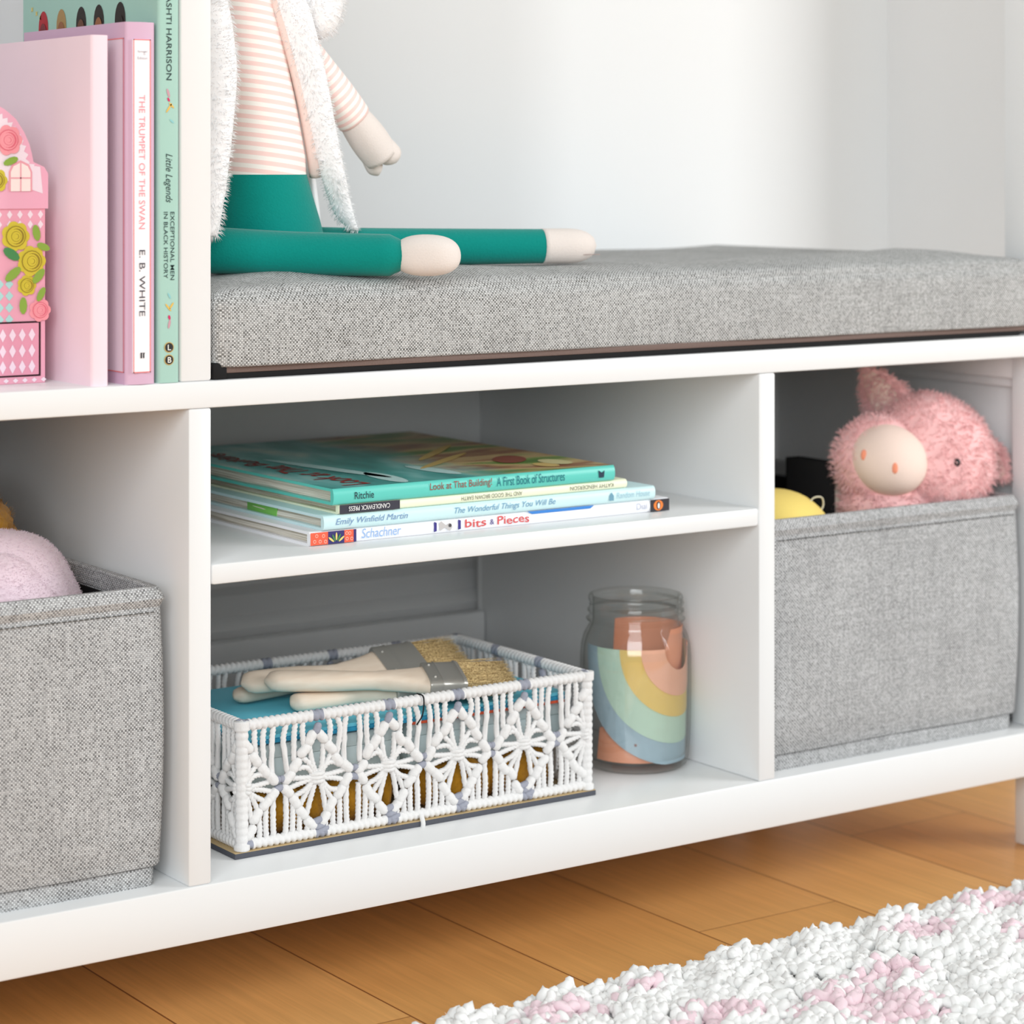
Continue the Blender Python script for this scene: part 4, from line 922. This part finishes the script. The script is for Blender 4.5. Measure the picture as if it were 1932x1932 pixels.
# vest flaps, fur collar and hair
def flap(pts, wid, thk, n=30, seed=1, dens=9000, ln=.006, toward=(0, 0, 0), lining=True, nm='vest_panel', wdir=None):
    P = spline(pts, n); W = np.interp(np.linspace(0, 1, n), np.linspace(0, 1, len(wid)), wid); R = []
    wd_ = RT if wdir is None else np.array(wdir)
    for p, w_ in zip(P, W): R.append([p+wd_*w_*math.cos(a)+FW*thk*math.sin(a) for a in np.linspace(0, 2*math.pi, 18, endpoint=False)])
    m = MB(); m.loft(R); fur(m, dens, ln, .00022, droop=.8, jit=.5, seed=seed); return m.build(nm, white_fur, doll, angle=180)
flap([(.0900, .088, .130), (.1010, .082, .1060), (.1140, .080, .0650), (.1250, .080, .0250), (.1350, .082, -.0100), (.1460, .088, -.0320), (.1560, .092, -.0425)], [.010, .0125, .0105, .0085, .0080, .0065, .0030], .0050, seed=31, dens=3200, ln=.0030)
flap([(.0300, .064, .125), (.0285, .058, .090), (.0285, .054, .060), (.0250, .052, .020), (.0205, .050, -.015), (.0200, .050, -.0430)], [.010, .0150, .0160, .0150, .0140, .0095], .0085, seed=32, dens=4200, ln=.0040)
m = MB(); R = []
for z, hx in ((.118, .026), (.09, .033), (.05, .040), (.01, .046), (-.03, .052), (-.05, .054)):
    R.append([(.086+hx*math.sin(a), .106+.034*math.cos(a)*(1 if True else 1), z) for a in np.linspace(-1.55, 1.55, 18)]+[(.086+(hx-.004)*math.sin(a), .106+.030*math.cos(a), z) for a in np.linspace(1.55, -1.55, 18)])
m.loft(R, closed=True); m.build('vest_back', white_fur, doll, angle=180)
m = MB(); P = spline([(.0890, .0880, .118), (.1010, .0860, .085), (.1130, .0860, .045), (.1220, .0890, .010), (.1270, .0930, -.006)], 20); m.tube(P, lambda s_: .0045, 10); m.build('vest_lining', fur_lining, doll, angle=180, label='peach inside edge of the vest')
m = MB(); m.blob((.1260, .088, .1120), (.0165, .0150, .0270), np.array([RT, FW, UP]).T.tolist(), sub=4); m.blob((.1200, .092, .150), (.021, .018, .030), sub=3); fur(m, 3400, .0038, .0002, droop=.6, jit=.5, seed=33); m.build('ear', white_fur, doll, angle=180, label='hanging fluffy white ear')
m = MB(); m.blob((.0400, .092, .150), (.018, .017, .040), sub=3); fur(m, 4000, .005, .00035, droop=.5, jit=.9, seed=34); m.build('ear', white_fur, doll, angle=180, label='hanging fluffy white ear')
m = MB(); m.blob((.0780, .100, .195), (.042, .038, .044), sub=4); m.build('head', cream_cloth, doll, angle=180)
m = MB(); m.blob((.0780, .1050, .2100), (.044, .040, .040), sub=4); fur(m, 6000, .004, .0003, droop=.4, jit=.6, seed=36); m.build('hair', white_fur, doll, angle=180, label='fluffy white hood')
for dx in (-.014, .014): MB().blob((.078+dx, .0635, .198), (.003, .002, .003), sub=2).build('eye', black, doll)
MB().blob((.078, .061, .186), (.003, .002, .002), sub=2).build('nose', peach, doll)

# ------------------------------------------------------------------ rug
rug = thing('shag_rug', 'white shaggy rug with soft pink patches on the wooden floor before the bench', 'rug', (.5, -.6, FL))
MB().box(-.002, 1.235, -.985, -.097, FL+.0002, FL+.006, .002).build('backing', C(226, 222, 216), rug)
bm = bmesh.new(); bmesh.ops.create_icosphere(bm, subdivisions=1, radius=1); bm.verts.index_update()
IV = np.array([v.co[:] for v in bm.verts]); IF = [tuple(v.index for v in f.verts) for f in bm.faces]; bm.free()
bm = bmesh.new(); bmesh.ops.create_icosphere(bm, subdivisions=2, radius=1); bm.verts.index_update()
IV2 = np.array([v.co[:] for v in bm.verts]); IF2 = [tuple(v.index for v in f.verts) for f in bm.faces]; bm.free()
patches = [(.160, -.141, .045, .020), (.228, -.130, .020, .014), (.228, -.200, .045, .022), (.315, -.222, .045, .028), (.372, -.200, .035, .022), (.330, -.250, .04, .03), (.450, -.142, .040, .018), (.545, -.128, .05, .018), (.520, -.190, .03, .03), (.10, -.19, .03, .03), (.45, -.30, .06, .03), (.62, -.26, .06, .04), (.75, -.15, .07, .02), (.85, -.32, .06, .05), (.6, -.45, .08, .04), (.3, -.42, .07, .04)]
def tufts(xr, yr, sp, r0, fine):
    xs = np.arange(xr[0], xr[1], sp); ys = np.arange(yr[0], yr[1], sp); X, Y = np.meshgrid(xs, ys); X = X.ravel()+RNG.uniform(-.5, .5, X.size)*sp; Y = Y.ravel()+RNG.uniform(-.5, .5, Y.size)*sp
    n = X.size; hz = .0145+.006*(.5+.5*np.sin(X*90+2*np.sin(Y*70)))*1+.005*RNG.random(n); edge = np.clip((yr[1]-Y)/.012, 0, 1); hz = hz*(.55+.45*edge) if yr[1] > -.12 else hz
    pink = np.zeros(n)
    for a, b, ra, rb_ in patches: pink = np.maximum(pink, np.exp(-(((X-a)/ra)**2+((Y-b)/rb_)**2)*1.2))
    pk_ = pink+RNG.uniform(-.33, .33, n) > .56
    v_, f_ = (IV2, IF2) if fine else (IV, IF); base = np.array(v_)
    out = []
    for i in range(n):
        ax = RNG.normal(size=3); ax[2] = abs(ax[2])+.4; ax /= np.linalg.norm(ax); s_ = r0*(.75+.5*RNG.random())
        lump = 1+.16*np.sin(base@RNG.normal(size=3)*4+RNG.random()*6)+.08*np.sin(base@RNG.normal(size=3)*9)
        q = base*lump[:, None]*s_; q = q+np.outer(q@ax, ax)*.7; out.append(q+np.array([X[i], Y[i], FL+hz[i]]))
    out = np.concatenate(out); F = np.array(f_); k = len(v_)
    faces = (F[None, :, :]+(np.arange(n)*k)[:, None, None]).reshape(-1, 3).tolist(); mats = np.repeat(pk_.astype(int), len(f_)).tolist()
    return out, faces, mats
piles = (MB(), MB())
for a in (((0.0, .72), (-.40, -.098), .0056, .0038, True), ((.72, 1.23), (-.40, -.098), .0085, .0052, False), ((0, 1.23), (-.98, -.40), .0105, .0066, False)):
    v_, f_, mm = tufts(*a); mm = np.array(mm); f_ = np.array(f_)
    for q in (0, 1):
        ff = f_[mm == q]; ids = np.unique(ff); remap = np.zeros(len(v_), int); remap[ids] = np.arange(len(ids)); m = piles[q]; n0 = m.n
        m.v.append(v_[ids]); m.f += [tuple(r) for r in (remap[ff]+n0).tolist()]; m.m += [0]*len(ff); m.n += len(ids)
for m, mt, nb, lab in ((piles[0], pile_white, 70000, 'white yarn pile'), (piles[1], pile_pink, 16000, 'pink yarn patches')):
    fur(m, nb, .0020, .00012, droop=.1, jit=1.3, seed=77, flip=False, keep=lambda P, N: (P[:, 2] > FL+.010) & (P[:, 1] > -.42) & (P[:, 0] < .75))
    m.build('pile', mt, rug, angle=180, kind='stuff', label=lab)

def under(child_names, parent_name):
    for o in list(bpy.data.objects):
        k = o.name.split('.')[0]
        if k in child_names and o.parent and o.parent.type == 'EMPTY':
            c = [p for p in bpy.data.objects if p.parent == o.parent and p.name.split('.')[0] == parent_name]
            if c: o.parent = min(c, key=lambda p: (sum((Vector(p.bound_box[0])+Vector(p.bound_box[6])-Vector(o.bound_box[0])-Vector(o.bound_box[6]))[i]**2 for i in range(3)), p.name))
for ks, p in ((('title', 'author_name', 'subtitle', 'publisher_badge', 'publisher_mark', 'publisher_name', 'publisher_label', 'leaf_sprig', 'cover_figure', 'cover_star', 'spine_panel', 'small_print', 'cover_panel', 'patterned_end', 'spine_picture', 'blue_strip', 'cover_picture', 'cover_title', 'cover_drawing'), 'cover'),
              (('bookmark',), 'pages'), (('stitching',), 'hem'), (('thread',), 'glass'), (('seam',), 'foot'), (('hand',), 'sleeve'), (('nostril',), 'snout'), (('ear_lining',), 'ear'), (('eye', 'nose'), 'head'), (('screw',), 'side_rail'), (('punched_hole',), 'outer_arc'), (('printed_lace', 'printed_window'), 'roof_flap'), (('printed_diamonds', 'printed_roses'), 'body'), (('tie', 'cord_end'), 'knotted_side')):
    under(ks, p)
for o in bpy.data.objects:
    if '_loc' in o: del o['_loc']
